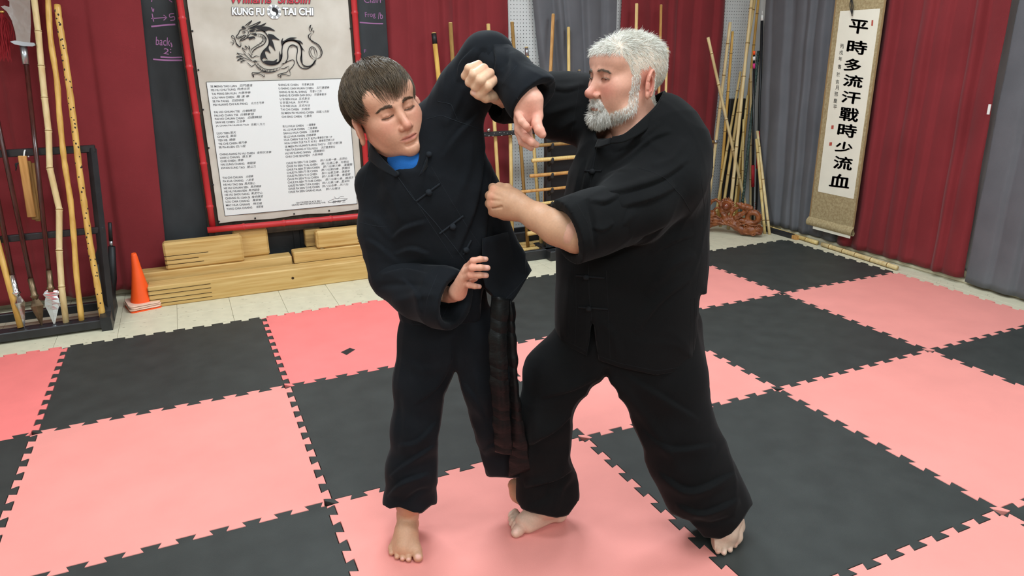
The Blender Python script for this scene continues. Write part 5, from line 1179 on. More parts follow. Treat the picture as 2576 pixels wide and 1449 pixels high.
# ================================================================== the boy
def bounds(pts, pad, fn=None):
    P = []
    for q in pts: c, m = (fn or PT)(*q[:3]); P += [c-q[3]*m, c+q[3]*m]
    return np.min(P, 0)-pad, np.max(P, 0)+pad
AW = (0, 1, 0)
def make_boy():
    base, _ = FL(1130, 1290, 0); bw = to_world(base)
    root = empty('person', (bw[0], bw[1], 0)); tag(root, 'person in a faded black uniform over a blue T-shirt, leaning away with one arm raised', 'person')
    # ---------------- jacket
    torso = [(1122, 815, 0, 112), (1118, 700, 0, 124), (1122, 600, 0, 146), (1102, 500, 0, 150), (1078, 425, 0, 128), (1040, 375, .01, 80)]
    rarm = [(945, 465, .01, 46), (962, 580, -.01, 57), (992, 690, -.03, 66)]
    larm = [(1118, 335, .0, 86), (1172, 225, -.02, 62), (1222, 143, -.05, 52), (1240, 140, -.06, 51)]
    lo, hi = bounds(torso+rarm+larm, .03); F = Field(lo, hi, .0046)
    F.chain(torso, .05, n=AW, f=1.4); F.chain([(945, 460, .02, 46), (1035, 400, .02, 58), (1120, 340, .01, 78)], .04, n=AW, f=1.15)
    F.chain(rarm, .035); F.chain(larm, .05); F.chain([(1215, 600, 0, 70), (1290, 680, -.01, 52)], .04, n=AW, f=1.6)
    # open neck
    F.chain([(1003, 325, -.05, 50), (1012, 378, -.09, 42), (1040, 420, -.12, 15)], .008, 's')
    F.hem([900, 1000, 1208, 1214, 1275, 1342, 1420], [828, 828, 812, 722, 767, 676, 676])
    V, Q = F.mesh(); V = wrinkle(V, Q, .004, 30, 3); V = relax(V, Q, 1)
    V = fold(V, Q, [([(1218, 290), (1212, 400), (1195, 520), (1150, 640)], 9, .010, 't'), ([(1190, 330), (1180, 420), (1140, 520)], 12, .006, 'r'), ([(1235, 400), (1225, 520), (1215, 640)], 10, .008, 't'), ([(1250, 480), (1245, 580), (1255, 680)], 9, .006, 'g'),
        ([(985, 600), (1020, 572), (1075, 556)], 9, .009, 't'), ([(990, 640), (1035, 625), (1080, 640)], 9, .008, 't'), ([(1000, 690), (1050, 665), (1105, 668)], 8, .006, 'g'), ([(920, 600), (955, 620), (1000, 660)], 9, .006, 't'), ([(915, 540), (950, 560), (990, 610)], 9, .005, 'r'),
        ([(1150, 205), (1160, 160), (1195, 120)], 8, .007, 't'), ([(1195, 190), (1205, 150), (1215, 120)], 7, .007, 'g'), ([(1225, 190), (1230, 150), (1225, 115)], 7, .006, 't'), ([(1120, 320), (1150, 260), (1165, 215)], 9, .006, 'r'), ([(1110, 400), (1150, 340), (1210, 280)], 10, .006, 't'), ([(960, 460), (990, 500), (1010, 560)], 10, .005, 'r'), ([(1070, 700), (1120, 720), (1200, 690)], 10, .006, 't'), ([(1030, 780), (1100, 770), (1180, 780)], 9, .005, 'g')])
    parts = [(V, Q)]
    # sleeves with open cuffs
    def sleeve(pts, cutp, inner, seed, folds, h=.0042):
        lo, hi = bounds(pts, .02); S = Field(lo, hi, h); S.chain(pts, .03)
        a, m = PT(*pts[-2][:3]); b, _ = PT(*pts[-1][:3]); ax = (b-a)/np.linalg.norm(b-a); p, _ = PT(*cutp)
        S.trim(p, ax); S.cone(p-ax*inner[0], p+ax*.1, inner[1]*m, inner[2]*m, .004, 's'); V, Q = S.mesh(); V = wrinkle(V, Q, .0035, 42, seed); V = relax(V, Q, 1); V = fold(V, Q, folds); return V, Q, p, ax, m
    V1, Q1, p1, ax1, m1 = sleeve([(992, 690, -.03, 67), (1060, 733, -.09, 70), (1112, 748, -.14, 73), (1185, 770, -.19, 77)], (1146, 757, -.165), (.07, 50, 70), 5, [([(960, 690), (1020, 680), (1075, 690)], 8, .008, 't'), ([(945, 720), (1010, 715), (1080, 720)], 9, .007, 'g'), ([(985, 760), (1050, 745), (1100, 740)], 10, .006, 'r'), ([(1010, 700), (1050, 740), (1060, 790)], 9, .006, 't')]); parts.append((V1, Q1))
    V2, Q2, p2, ax2, m2 = sleeve([(1232, 140, -.06, 52), (1285, 190, -.11, 53), (1335, 242, -.16, 64), (1385, 295, -.20, 74)], (1343, 252, -.17), (.08, 34, 61), 8, [([(1245, 190), (1250, 150), (1240, 110)], 8, .008, 't'), ([(1270, 215), (1290, 170), (1285, 130)], 10, .005, 'r'), ([(1262, 175), (1275, 150), (1275, 120)], 7, .005, 'g')]); parts.append((V2, Q2))
    # rolled-under cuff edges
    # free flap of the jacket, lifted at the side
    parts.append(sheet([[(1216, 600, -.115), (1255, 590, -.075), (1288, 580, -.01)], [(1216, 680, -.125), (1262, 700, -.09), (1318, 640, -.01)], [(1222, 722, -.13), (1276, 768, -.11), (1338, 680, -.02)]]))
    T = bvh(parts)
    # standing collar
    parts.append(sheet([[(930, 402, -.005), (938, 408, -.05), (962, 428, -.10), (996, 446, -.135)], [(936, 352, .005), (942, 372, -.045), (966, 402, -.095), (1000, 434, -.13)]], .004))
    parts.append(sheet([[(1052, 442, -.14), (1076, 412, -.10), (1090, 360, -.06), (1088, 300, 0)], [(1058, 436, -.142), (1076, 376, -.095), (1068, 322, -.05), (1054, 280, .0)]], .004))
    parts.append(sheet([[(925, 395, .03), (985, 372, .07), (1060, 330, .06), (1092, 320, .03)], [(932, 350, .03), (985, 340, .07), (1040, 312, .06), (1056, 288, .03)]], .004))
    T = bvh(parts)
    j = link('jacket', to_mesh('jacket', parts), 'boy_cloth', root); tag(j, 'washed black cotton jacket with knotted cloth buttons')
    # seams, placket, straps and knots
    for nm, px, r in (('seam', [(1000, 444), (1040, 500), (1095, 560), (1150, 630), (1195, 690)], .0022), ('seam', [(1030, 480), (1080, 560), (1140, 650)], .0012), ('seam', [(1085, 420), (1120, 480), (1175, 570), (1210, 620)], .0012),
                      ('seam', [(1010, 820), (1100, 812), (1205, 803)], .0014), ('seam', [(906, 560), (940, 568), (975, 572)], .0016), ('seam', [(1072, 300), (1110, 290), (1150, 305), (1200, 322), (1226, 322)], .0018), ('seam', [(1100, 255), (1135, 262), (1150, 300)], .0016),
                      ('seam', [(1330, 690), (1300, 725), (1272, 752)], .0016), ('seam', [(1100, 690), (1075, 750), (1068, 800)], .0012), ('seam', [(1300, 165), (1262, 215)], .0012), ('seam', [(1164, 692), (1105, 815)], .0012), ('seam', [(930, 412), (918, 450), (906, 500)], .0016)):
        s = seam(T, px, r*.55, -.0001)
        if s: link(nm, to_mesh(nm, [s]), 'boy_seam', j)
    for (a, b, kx) in (((1048, 506), (1107, 462), (1079, 484)), ((1106, 588), (1166, 543), (1139, 570)), ((1166, 640), (1186, 604), (1172, 628))):
        s = seam(T, [a, b], .0030, .0005, 4); 
        if s: st_ = link('button_strap', to_mesh('button_strap', [s]), 'boy_seam', j)
        k, _ = PT(1, 1, 0); k = hit(T, *kx, .005)
        mb = MB(); mb.ball((0, 0, 0), 1, 12, 8); Vb = np.array(mb.v)*.0085; Vb *= (1+.18*np.sin(Vb[:, :1]*900)*np.cos(Vb[:, 2:]*700))
        mb2 = MB(); mb2.add(to_world(Vb+k), mb.f); mb2.build('knot_button', 'boy_seam', j, True)
    for kx in ((1000, 437), (1080, 389)):
        k = hit(T, *kx, .004)
        if k is not None: mb2 = MB(); mb2.ball(to_world(k), .008, 10, 7); mb2.build('knot_button', 'boy_seam', j, True)
    # ---------------- trousers
    pel = [(1122, 760, 0, 104), (1122, 850, 0, 110)]
    rl = [(1075, 850, .0, 72), (1060, 960, -.03, 66), (1048, 1080, -.05, 60), (1038, 1180, -.04, 62), (1030, 1262, -.03, 60), (1026, 1320, -.03, 54)]
    ll = [(1205, 850, .0, 76), (1225, 960, -.01, 70), (1250, 1060, .0, 60), (1268, 1140, .03, 54), (1280, 1190, .05, 50), (1284, 1230, .05, 46)]
    lo, hi = bounds(pel+rl+ll, .02); F = Field(lo, hi, .0046); F.chain(pel, .04, n=AW, f=1.3); F.chain(rl, .04, n=AW, f=1.05); F.chain(ll, .04, n=AW, f=1.05)
    F.chain([(1146, 938, 0, 4), (1142, 1000, 0, 24), (1150, 1100, 0, 45), (1160, 1190, 0, 58)], .004, 's', n=LAX.T @ ray(1148, 1000), f=.02)
    F.hem([900, 965, 980, 1003, 1040, 1060, 1085, 1110, 1180, 1225, 1290, 1400], [1270, 1272, 1281, 1276, 1290, 1291, 1270, 1265, 1190, 1198, 1202, 1202])
    V, Q = F.mesh(); V = wrinkle(V, Q, .004, 28, 21, (1, 1, .6)); V = relax(V, Q, 1)
    V = fold(V, Q, [([(975, 1250), (1010, 1215), (1080, 1190)], 8, .010, 't'), ([(980, 1200), (1030, 1160), (1095, 1120)], 9, .009, 't'), ([(1000, 1120), (1050, 1110), (1100, 1060)], 9, .007, 't'), ([(1010, 1270), (1050, 1240), (1085, 1230)], 7, .007, 'g'), ([(1140, 900), (1100, 970), (1040, 1020)], 11, .007, 't'), ([(1010, 900), (1060, 930), (1120, 920)], 12, .005, 'r'), ([(1145, 850), (1146, 900), (1144, 945)], 8, .010, 'g'), ([(1160, 960), (1200, 1010), (1225, 1080)], 11, .006, 't'), ([(1180, 870), (1200, 960), (1225, 1060)], 12, .005, 'r'), ([(1215, 1140), (1240, 1120), (1275, 1130)], 8, .006, 't'), ([(1000, 980), (1005, 1060), (1000, 1130)], 10, .005, 'g')]); tp = [(V, Q)]; T2 = bvh(tp)
    t = link('trousers', to_mesh('trousers', tp), 'boy_cloth', root); tag(t, 'loose black cotton trousers gathered at the ankles')
    for px in ([(1145, 935), (1120, 1010), (1098, 1100), (1070, 1200), (1068, 1280)], [(1250, 780), (1255, 880), (1262, 980)]):
        s = seam(T2, px, .0008, -.0001)
        if s: link('seam', to_mesh('seam', [s]), 'boy_seam', t)
    # ---------------- sash of black satin
    sa = empty('sash'); bpy.data.objects.remove(sa)
    sp = [sheet([[(1236, 745, -.125), (1258, 748, -.135), (1284, 752, -.115)], [(1230, 850, -.145), (1255, 860, -.155), (1276, 850, -.135)], [(1232, 950, -.15), (1258, 960, -.16), (1280, 950, -.14)], [(1240, 1060, -.12), (1262, 1066, -.135), (1285, 1060, -.115)], [(1243, 1138, -.10), (1268, 1144, -.11), (1290, 1147, -.095)]], .003, 8, 14),
          sheet([[(1272, 755, -.105), (1284, 757, -.115), (1294, 760, -.10)], [(1276, 870, -.115), (1290, 880, -.12), (1300, 870, -.11)], [(1284, 990, -.11), (1298, 1000, -.12), (1306, 990, -.11)], [(1283, 1090, -.09), (1305, 1096, -.10), (1322, 1090, -.09)], [(1280, 1200, -.06), (1308, 1190, -.075), (1336, 1182, -.07)]], .003, 8, 14)]
    sp = [(V + vnormals(V, Q)*(.004*np.sin(V[:, 2:3]*70+V[:, :1]*30)*np.sin(V[:, 2:3]*23)), Q) for V, Q in sp]
    s0 = link('sash', to_mesh('sash', sp), 'satin', root); tag(s0, 'shiny black satin sash with two hanging tails')
    # ---------------- T-shirt at the neck
    lo, hi = bounds([(1000, 350, -.02, 70), (1045, 460, -.06, 60)], .02); F = Field(lo, hi, .004)
    F.chain([(1014, 392, -.03, 52), (1036, 425, -.05, 58), (1060, 480, -.045, 60)], .02, n=AW, f=1.25)
    F.chain([(960, 330, .0, 30), (975, 362, -.08, 26)], .004, 's')
    V, Q = F.mesh(); V = wrinkle(V, Q, .002, 60, 9); sh = link('t_shirt', to_mesh('t_shirt', [(V, Q)]), 'blue_shirt', root); tag(sh, 'bright blue T-shirt showing in the open collar')
    # ---------------- body: head, hands, feet in fine detail, the rest under the clothes
    H = Head(969, 279, -.035, .399, .439, .237+.12, 1.0)
    nb, _ = PT(1035, 420, -.01); neck = H.inn(nb)
    HF = head_field(neck, 0.0, .85, ear=(.083, -.022, -.004), es=1.08); Vc, Qh = HF.mesh(); Vc = relax(Vc, Qh, 1, .4)
    skin = rgb(206, 152, 126); rosy = rgb(200, 118, 102); lip = rgb(196, 112, 100)
    Ch = head_colors(Vc, skin, rosy, lip, .8); head = (H.out(Vc), Qh)
    # right hand in front of the belly
    hp = []; cols = [Ch]; pieces = [head]
    def skin_piece(F, base, knuckles=(), nails=(), fn=None):
        V, Q = F.mesh(); V = relax(V, Q, 1, .35); C = np.tile(np.array(base[:3]), (len(V), 1))
        for kx in knuckles:
            c, m = (fn or PT)(*kx[:3]); g = np.exp(-(((V-c)/(kx[3]*m))**2).sum(1)/2)[:, None]; C = C*(1-.35*g)+np.array(rgb(212, 118, 100)[:3])*.35*g
        for kx in nails:
            c, m = (fn or PT)(*kx[:3]); g = (np.exp(-(((V-c)/(kx[3]*m))**4).sum(1)))[:, None]; C = C*(1-.8*g)+np.array(rgb(236, 184, 172)[:3])*.8*g
        pieces.append((V, Q)); cols.append(C)
    hskin = rgb(212, 156, 132)
    ends = [(1140, 650, -.17, 30), (1240, 760, -.27, 30)]; lo, hi = bounds(ends, .01); F = Field(lo, hi, .0016)
    F.chain([(1120, 748, -.12, 22), (1150, 736, -.175, 20)], .01)
    for (x, y, w, r) in ((1175, 672, -.205, 9.5), (1171, 685, -.21, 10), (1168, 699, -.205, 10), (1168, 716, -.195, 9.5)): F.chain([(1152, 733, -.178, 17), (x, y, w, r)], .012)
    fg = [[(1175, 672, -.205, 8.6), (1190, 656, -.232, 8.2), (1208, 652, -.228, 7.6), (1222, 652, -.215, 6.8)], [(1171, 685, -.21, 9), (1187, 674, -.24, 8.6), (1208, 673, -.236, 8), (1227, 674, -.222, 7.2)], [(1168, 699, -.205, 9), (1184, 692, -.236, 8.4), (1206, 692, -.232, 8), (1223, 693, -.218, 7.2)], [(1168, 716, -.195, 8), (1180, 717, -.222, 7.4), (1194, 720, -.222, 6.8), (1206, 721, -.212, 6)], [(1160, 722, -.165, 11), (1180, 708, -.165, 9), (1196, 700, -.175, 7.5)]]
    for c in fg: F.chain(c, .004)
    skin_piece(F, hskin, [(1190, 656, -.232, 9), (1187, 674, -.24, 9), (1184, 692, -.236, 9), (1180, 717, -.222, 8), (1165, 735, -.19, 14)], [(1219, 650, -.222, 5.5), (1224, 673, -.229, 6), (1220, 692, -.225, 6), (1203, 719, -.218, 5)])
    # left hand hanging from the cuff, palm to the viewer
    ends = [(1285, 195, -.12, 10), (1380, 385, -.28, 10)]; lo, hi = bounds(ends, .01); F = Field(lo, hi, .0016)
    F.chain([(1300, 185, -.12, 24), (1322, 222, -.175, 22.5)], .01); F.chain([(1322, 222, -.175, 22), (1327, 250, -.19, 30)], .02, n=AW, f=1.4)
    F.chain([(1312, 250, -.19, 20), (1310, 300, -.195, 17)], .02, n=AW, f=1.25); F.chain([(1335, 250, -.195, 24), (1330, 298, -.195, 22)], .02, n=AW, f=1.3); F.chain([(1344, 255, -.20, 21), (1352, 292, -.205, 14)], .015)
    F.chain([(1352, 290, -.205, 13.5), (1350, 312, -.225, 12.5), (1357, 328, -.235, 12), (1364, 338, -.238, 10.5)], .006)
    F.chain([(1304, 288, -.205, 10), (1313, 306, -.235, 9.5), (1323, 317, -.238, 8.6), (1329, 324, -.23, 7.8)], .005)
    F.chain([(1306, 300, -.19, 13), (1306, 325, -.195, 11.5), (1322, 346, -.22, 10.5), (1338, 358, -.225, 9.5), (1349, 364, -.22, 8.5)], .005)
    F.chain([(1318, 302, -.18, 12), (1306, 332, -.175, 11), (1314, 357, -.195, 9.8), (1336, 372, -.20, 8)], .005); F.chain([(1330, 300, -.18, 11), (1328, 330, -.165, 10), (1334, 350, -.17, 8)], .005)
    F.chain([(1328, 240, -.232, 2), (1322, 268, -.238, 2.5), (1335, 295, -.232, 2)], .008, 's')
    skin_piece(F, rgb(214, 158, 138), [(1340, 285, -.22, 22), (1322, 350, -.225, 12), (1360, 335, -.24, 12), (1326, 320, -.235, 9)], [])
    # right foot, toes towards the viewer
    fs = rgb(196, 148, 118); e2 = [(1000, 1260, .1, 30), (1060, 1420, 0.02, 30)]; lo, hi = bounds([(960, 1250, .12, 5), (1080, 1430, .0, 5), (1030, 1330, .16, 5)], .02, FL); F = Field(lo, hi, .002)
    F.chain([(1027, 1255, .17, 25), (1026, 1292, .085, 25)], .012, fn=FL); F.chain([(1026, 1292, .085, 25), (1022, 1340, .05, 27), (1018, 1375, .028, 24)], .015, fn=FL)
    F.chain([(1026, 1292, .08, 22), (1030, 1318, .03, 24)], .015, fn=FL)
    for a in ((986, 1378, .016, 10), (1000, 1384, .018, 11), (1016, 1386, .02, 12), (1030, 1386, .021, 12), (1047, 1384, .022, 15)): F.chain([(1022, 1335, .045, 22), a], .014, fn=FL)
    toes = [[(986, 1376, .016, 8.5), (985, 1390, .012, 7.2)], [(1000, 1384, .017, 8), (999, 1400, .011, 7)], [(1014, 1388, .018, 8), (1013, 1404, .011, 7.2)], [(1028, 1388, .019, 8.5), (1028, 1406, .012, 7.5)], [(1047, 1380, .02, 13), (1052, 1401, .015, 12.6)]]
    for c in toes: F.chain(c, .003, fn=FL)
    F.trim(np.array([0, 0, .0005]), (0, 0, -1))
    skin_piece(F, fs, [], [(984, 1391, .020, 4), (998, 1402, .018, 4.5), (1012, 1405, .018, 5), (1027, 1407, .019, 5.5), (1052, 1400, .028, 8.5)], fn=FL)
    # left ankle and foot, mostly behind the man's trouser leg
    lo, hi = bounds([(1260, 1180, .2, 5), (1400, 1300, 0, 5), (1330, 1260, .1, 20)], .03, FL); F = Field(lo, hi, .003)
    F.chain([(1285, 1170, .14, 22), (1296, 1215, .10, 18), (1312, 1245, .06, 20), (1330, 1262, .035, 20), (1352, 1278, .02, 18)], .015, fn=FL); F.chain([(1300, 1240, .07, 18), (1300, 1250, .025, 18)], .015, fn=FL)
    for a in ((1352, 1290), (1360, 1287), (1366, 1283), (1371, 1278), (1375, 1272)): F.chain([(1345, 1272, .018, 12), (*a, .009, 7)], .006, fn=FL)
    F.trim(np.array([0, 0, .0005]), (0, 0, -1)); skin_piece(F, fs, fn=FL)
    # under the clothes
    allp = torso+rl+ll+larm; lo, hi = bounds(allp+[(1000, 300, 0, 20), (1330, 240, -.17, 10)], .02); F = Field(lo, hi, .010)
    sc_ = lambda c, s: [(a, b, w, r*s) for a, b, w, r in c]
    F.chain(sc_(torso, .72), .04, n=AW, f=1.5); F.chain([(1035, 425, -.0, 42), (1020, 360, -.01, 48)], .03); F.chain([(960, 475, .01, 30), (1110, 360, .01, 45)], .03); F.chain(sc_(rarm, .62), .03); F.chain([(992, 690, -.03, 36), (1130, 743, -.14, 21)], .02)
    F.chain(sc_(larm, .62), .03); F.chain([(1232, 143, -.055, 32), (1305, 200, -.14, 21)], .02); F.chain(sc_(pel, .75), .03, n=AW, f=1.4); F.chain(sc_(rl[:5], .6), .03); F.chain([(1030, 1230, -.03, 34), (1027, 1280, -.025, 24)], .02); F.chain(sc_(ll[:4], .6), .03)
    V, Q = F.mesh(); pieces.append((V, Q)); cols.append(np.tile(np.array(skin[:3]), (len(V), 1)))
    me = to_mesh('body', pieces); paint(me, np.vstack(cols)); link('body', me, 'skin', root)
    # ---------------- hair
    c0 = np.array([0, .034, -.014]); R0 = np.array([.0735, .080, .098])
    def line(P):    # hairline: height below which no hair grows, by how far forward
        return np.interp(P[:, 2], [-.12, -.06, -.025, -.005, .02, .045, .07, .095], [-.058, -.055, -.01, .022, .006, .016, .046, .058])
    HFh = Field((-.1, -.1, -.128), (.1, .135, .112), .0026); HFh.ell(c0+np.array([0, .003, -.002]), R0+.009, 0)
    ax = [HFh.lo[k]+HFh.h*np.arange(HFh.n[k]) for k in range(3)]; Z = ax[2][None, None, :]; Y = ax[1][None, :, None]
    ln = np.interp(ax[2], [-.12, -.06, -.025, -.005, .02, .045, .07, .095], [-.058, -.055, -.008, .026, .008, .020, .052, .064]); HFh.D = np.maximum(HFh.D, ((ln[None, None, :]-Y)*.7).astype(np.float32)+np.zeros_like(HFh.D)); Vs, Qs = HFh.mesh()
    r = np.random.default_rng(4); n = 14000; d = r.normal(size=(n*3, 3)); d /= np.linalg.norm(d, axis=1)[:, None]; P = c0+d*R0; P = P[P[:, 1] > line(P)+.004][:n]; n = len(P)
    K = np.array([.012, .108, -.05]); m = 9; Lh = .055+.03*r.random(n)+.030*np.clip(P[:, 2]/.08, 0, 1); paths = np.zeros((n, m, 3)); lay = .009+.005*r.random(n); cur = P.copy()
    swirl = r.normal(0, .13, n)+.10*np.sin(P[:, 0]*90+P[:, 2]*40)
    for i in range(m):
        t = i/(m-1); off = lay+.010*math.sin(math.pi*min(t*1.1, 1))*(1+.2*np.sin(P[:, 0]*60))
        e = (cur-c0)/R0; e /= np.linalg.norm(e, axis=1)[:, None]; surf = c0+e*R0; nn = e/R0; nn /= np.linalg.norm(nn, axis=1)[:, None]; paths[:, i] = surf+nn*off[:, None]
        g = cur-K; g += np.array([.25, 0, .35])*np.clip(P[:, 2:3]*12, 0, 1)*.06; g[:, 1] -= .035*t; g -= nn*(g*nn).sum(1)[:, None]; g /= np.linalg.norm(g, axis=1)[:, None]+1e-9
        sd = np.cross(nn, g); g = g+sd*swirl[:, None]*(.3+.7*t); cur = surf+g*(Lh/(m-1))[:, None]
    tips = paths[:, -1]; low = np.interp(tips[:, 2], [-.12, -.05, -.02, .01, .04, .08, .11], [-.08, -.07, .012, -.018, -.008, .017, .021])
    keep = tips[:, 1] > low-.006*r.random(n); earz = ((np.abs(paths[:, :, 0]) > .06) & (paths[:, :, 1] < .008) & (np.abs(paths[:, :, 2]+.006) < .02)).any(1); paths = paths[keep & ~earz]
    Vst, Qst = strands(paths, .00066, .10, 5)
    hm = to_mesh('hair', [(H.out(Vs), Qs), (H.out(Vst), Qst)]); paint(hm, np.vstack([np.tile(np.array(rgb(44, 34, 26)[:3]), (len(Vs), 1)), strand_tint(len(paths), m, rgb(58, 45, 34), rgb(104, 85, 64), 6, paths[:, 0])])); tag(link('hair', hm, 'hair', root), 'short straight brown hair combed forward')
    # brows and lashes
    br = []; FT = head_tree(Vc, Qh)
    for x in (-1, 1):
        for k in range(300):
            t = r.random(); px = x*(.013+.036*t); py = .0150+.0055*math.sin(t*2.2)-.006*t*t+r.normal(0, .0022)*(1-.5*t); a = on_face(FT, px, py); b = on_face(FT, px+x*.006, py+.0016-.0035*t, .0012)
            if a is not None and b is not None: br.append([a, (a+b)/2+np.array([0, 0, .0006]), b])
        for k in range(80):
            t = k/79; px = x*(.0155+.0315*t); a = on_face(FT, px, -.0052-.0022*math.sin(t*math.pi)+r.normal(0, .0004), .0003)
            if a is not None: b = a+np.array([x*.0022*(t-.2)+r.normal(0, .0004), -.0020-.0010*r.random(), .0028]); br.append([a, (a+b)/2+np.array([0, -.0005, .0003]), b])
    br = np.array(br); Vb, Qb = strands(br, .00034, .25, 8); bm = to_mesh('brows_and_lashes', [(H.out(Vb), Qb)]); paint(bm, np.tile(np.array(rgb(84, 62, 46)[:3]), (len(Vb), 1))); link('brows_and_lashes', bm, 'hair', root)
    for o in root.children:
        if o.name.startswith('brows') or o.name.startswith('hair'): o['kind'] = 'stuff'
    return root
boy = make_boy()
# ================================================================== the man
def make_man():
    base, _ = FL(1580, 1320, 0); bw = to_world(base)
    root = empty('person', (bw[0], bw[1], 0)); tag(root, 'person in a black uniform with rolled sleeves, wide stance, fist pressed forward', 'person')
    torso = [(1576, 920, 0, 170), (1580, 800, 0, 174), (1588, 700, 0, 178), (1590, 600, 0, 180), (1602, 500, 0, 170), (1608, 420, .0, 158), (1606, 370, 0, 110)]
    near = [(1694, 385, -.05, 84), (1672, 455, -.10, 90), (1600, 520, -.17, 86), (1540, 545, -.21, 82)]
    far = [(1520, 290, .10, 80), (1470, 275, .12, 76), (1400, 266, .12, 74), (1335, 246, .07, 58)]
    lo, hi = bounds(torso+near+far, .02); F = Field(lo, hi, .0050)
    F.chain(torso, .05, n=AW, f=1.25); F.chain([(1515, 300, .08, 76), (1600, 330, .0, 66), (1660, 335, -.02, 82), (1695, 385, -.05, 80)], .05)
    F.chain(near, .05); F.chain(far, .05)
    F.neckline([1485, 1500, 1535, 1571, 1614, 1655, 1668, 1672], [0, 352, 349, 341, 304, 264, 236, 0])
    F.hem([1380, 1404, 1478, 1491, 1504, 1560, 1650, 1747, 1760, 1800], [862, 862, 897, 795, 907, 926, 945, 931, 740, 740])
    V, Q = F.mesh(); V = wrinkle(V, Q, .004, 27, 31); V = relax(V, Q, 1)
    V = fold(V, Q, [([(1735, 545), (1660, 592), (1560, 632), (1480, 652)], 10, .014, 'g'), ([(1735, 400), (1660, 450), (1570, 480), (1500, 490)], 11, .010, 't'), ([(1700, 470), (1640, 500), (1560, 520)], 12, .009, 't'), ([(1690, 330), (1640, 350), (1580, 400), (1530, 430)], 11, .009, 't'), ([(1660, 310), (1600, 360), (1540, 380)], 9, .007, 't'), ([(1720, 350), (1690, 400), (1640, 420)], 10, .007, 'r'),
        ([(1505, 370), (1480, 450), (1462, 520)], 9, .012, 't'), ([(1470, 400), (1455, 470), (1440, 560)], 9, .009, 't'), ([(1745, 590), (1690, 610), (1640, 640)], 10, .006, 't'), ([(1750, 640), (1690, 670), (1620, 740)], 12, .006, 'r'), ([(1740, 700), (1660, 760), (1600, 840)], 12, .005, 't'), ([(1440, 670), (1435, 760), (1425, 850)], 10, .006, 't'), ([(1500, 800), (1540, 840), (1560, 910)], 10, .005, 'r'),
        ([(1470, 215), (1420, 228), (1370, 215)], 8, .007, 't'), ([(1460, 260), (1410, 275), (1370, 290)], 10, .007, 'r'), ([(1450, 300), (1420, 320), (1400, 330)], 9, .006, 't'), ([(1600, 530), (1560, 570), (1530, 610)], 10, .006, 'r')])
    parts = [(V, Q)]
    # near forearm sleeve, rolled to a thick cuff
    S_ = [(1560, 540, -.20, 82), (1500, 558, -.225, 80), (1440, 580, -.25, 78), (1395, 598, -.27, 78)]; lo, hi = bounds(S_, .02); S = Field(lo, hi, .0042); S.chain(S_, .03)
    a, m = PT(*S_[1][:3]); b, _ = PT(*S_[3][:3]); ax = (b-a)/np.linalg.norm(b-a); p, _ = PT(1424, 587, -.255); p0, _ = PT(1478, 566, -.235)
    S.cone(p0, p, 80*m, 84*m, .004); S.cone(p0-ax*.006, p0+ax*.002, 77*m, 77*m, .004, 's') if 0 else None
    S.trim(p, ax); S.cone(p-ax*.05, p+ax*.08, 52*m, 74*m, .004, 's'); V, Q = S.mesh(); V = wrinkle(V, Q, .003, 36, 33); V = relax(V, Q, 1); V = fold(V, Q, [([(1478, 500), (1492, 560), (1500, 630)], 6, .009, 'g'), ([(1560, 490), (1520, 510), (1485, 505)], 9, .008, 't'), ([(1545, 560), (1515, 580), (1490, 570)], 8, .006, 't')]); parts.append((V, Q))
    # far sleeve end behind the boy's forearm
    S_ = [(1370, 258, .10, 66), (1310, 252, .05, 52), (1265, 262, .02, 40), (1225, 268, -.01, 36)]; lo, hi = bounds(S_, .02); S = Field(lo, hi, .0042); S.chain(S_, .03); a, m = PT(*S_[1][:3]); b, _ = PT(*S_[3][:3]); ax = (b-a)/np.linalg.norm(b-a); p, _ = PT(1246, 264, .005); S.trim(p, ax); S.cone(p-ax*.06, p+ax*.08, 26*m, 32*m, .004, 's'); V, Q = S.mesh(); V = wrinkle(V, Q, .005, 36, 35); parts.append((relax(V, Q, 1), Q))
    # cuff roll edge
    # standing collar
    parts.append(sheet([[(1535, 362, -.14), (1571, 358, -.145), (1614, 335, -.13), (1660, 296, -.075), (1681, 262, -.0)], [(1540, 345, -.135), (1571, 337, -.135), (1612, 302, -.115), (1650, 264, -.065), (1668, 232, .0)]], .005))
    parts.append(sheet([[(1681, 262, .0), (1676, 262, .06), (1620, 290, .10)], [(1668, 232, .0), (1664, 232, .055), (1615, 260, .09)]], .005))
    parts.append(sheet([[(1500, 372, -.08), (1512, 372, -.115), (1535, 364, -.145)], [(1508, 352, -.075), (1520, 354, -.11), (1540, 348, -.138)]], .005))
    T = bvh(parts); j = link('jacket', to_mesh('jacket', parts), 'man_cloth', root); tag(j, 'black cotton jacket with rolled sleeves and knotted buttons')
    for px, r in (([(1604, 422), (1640, 432), (1674, 449), (1717, 497), (1737, 532)], .0020), ([(1503, 365), (1490, 430), (1476, 520)], .002), ([(1480, 665), (1482, 740), (1488, 800), (1500, 895)], .0020), ([(1525, 680), (1530, 780), (1535, 900)], .0012), ([(1445, 680), (1450, 780), (1446, 870)], .0012),
                  ([(1748, 750), (1746, 840), (1741, 925)], .0016), ([(1738, 752), (1736, 840), (1731, 915)], .001), ([(1508, 896), (1560, 914), (1650, 933), (1735, 921)], .0012), ([(1410, 850), (1474, 883)], .0012), ([(1458, 210), (1450, 260), (1440, 320), (1436, 360)], .0016), ([(1760, 420), (1772, 520), (1765, 640), (1752, 730)], .0012), ([(1448, 505), (1478, 560), (1496, 640)], .0012)):
        s = seam(T, px, r*.55, -.0001)
        if s: link('seam', to_mesh('seam', [s]), 'man_seam', j)
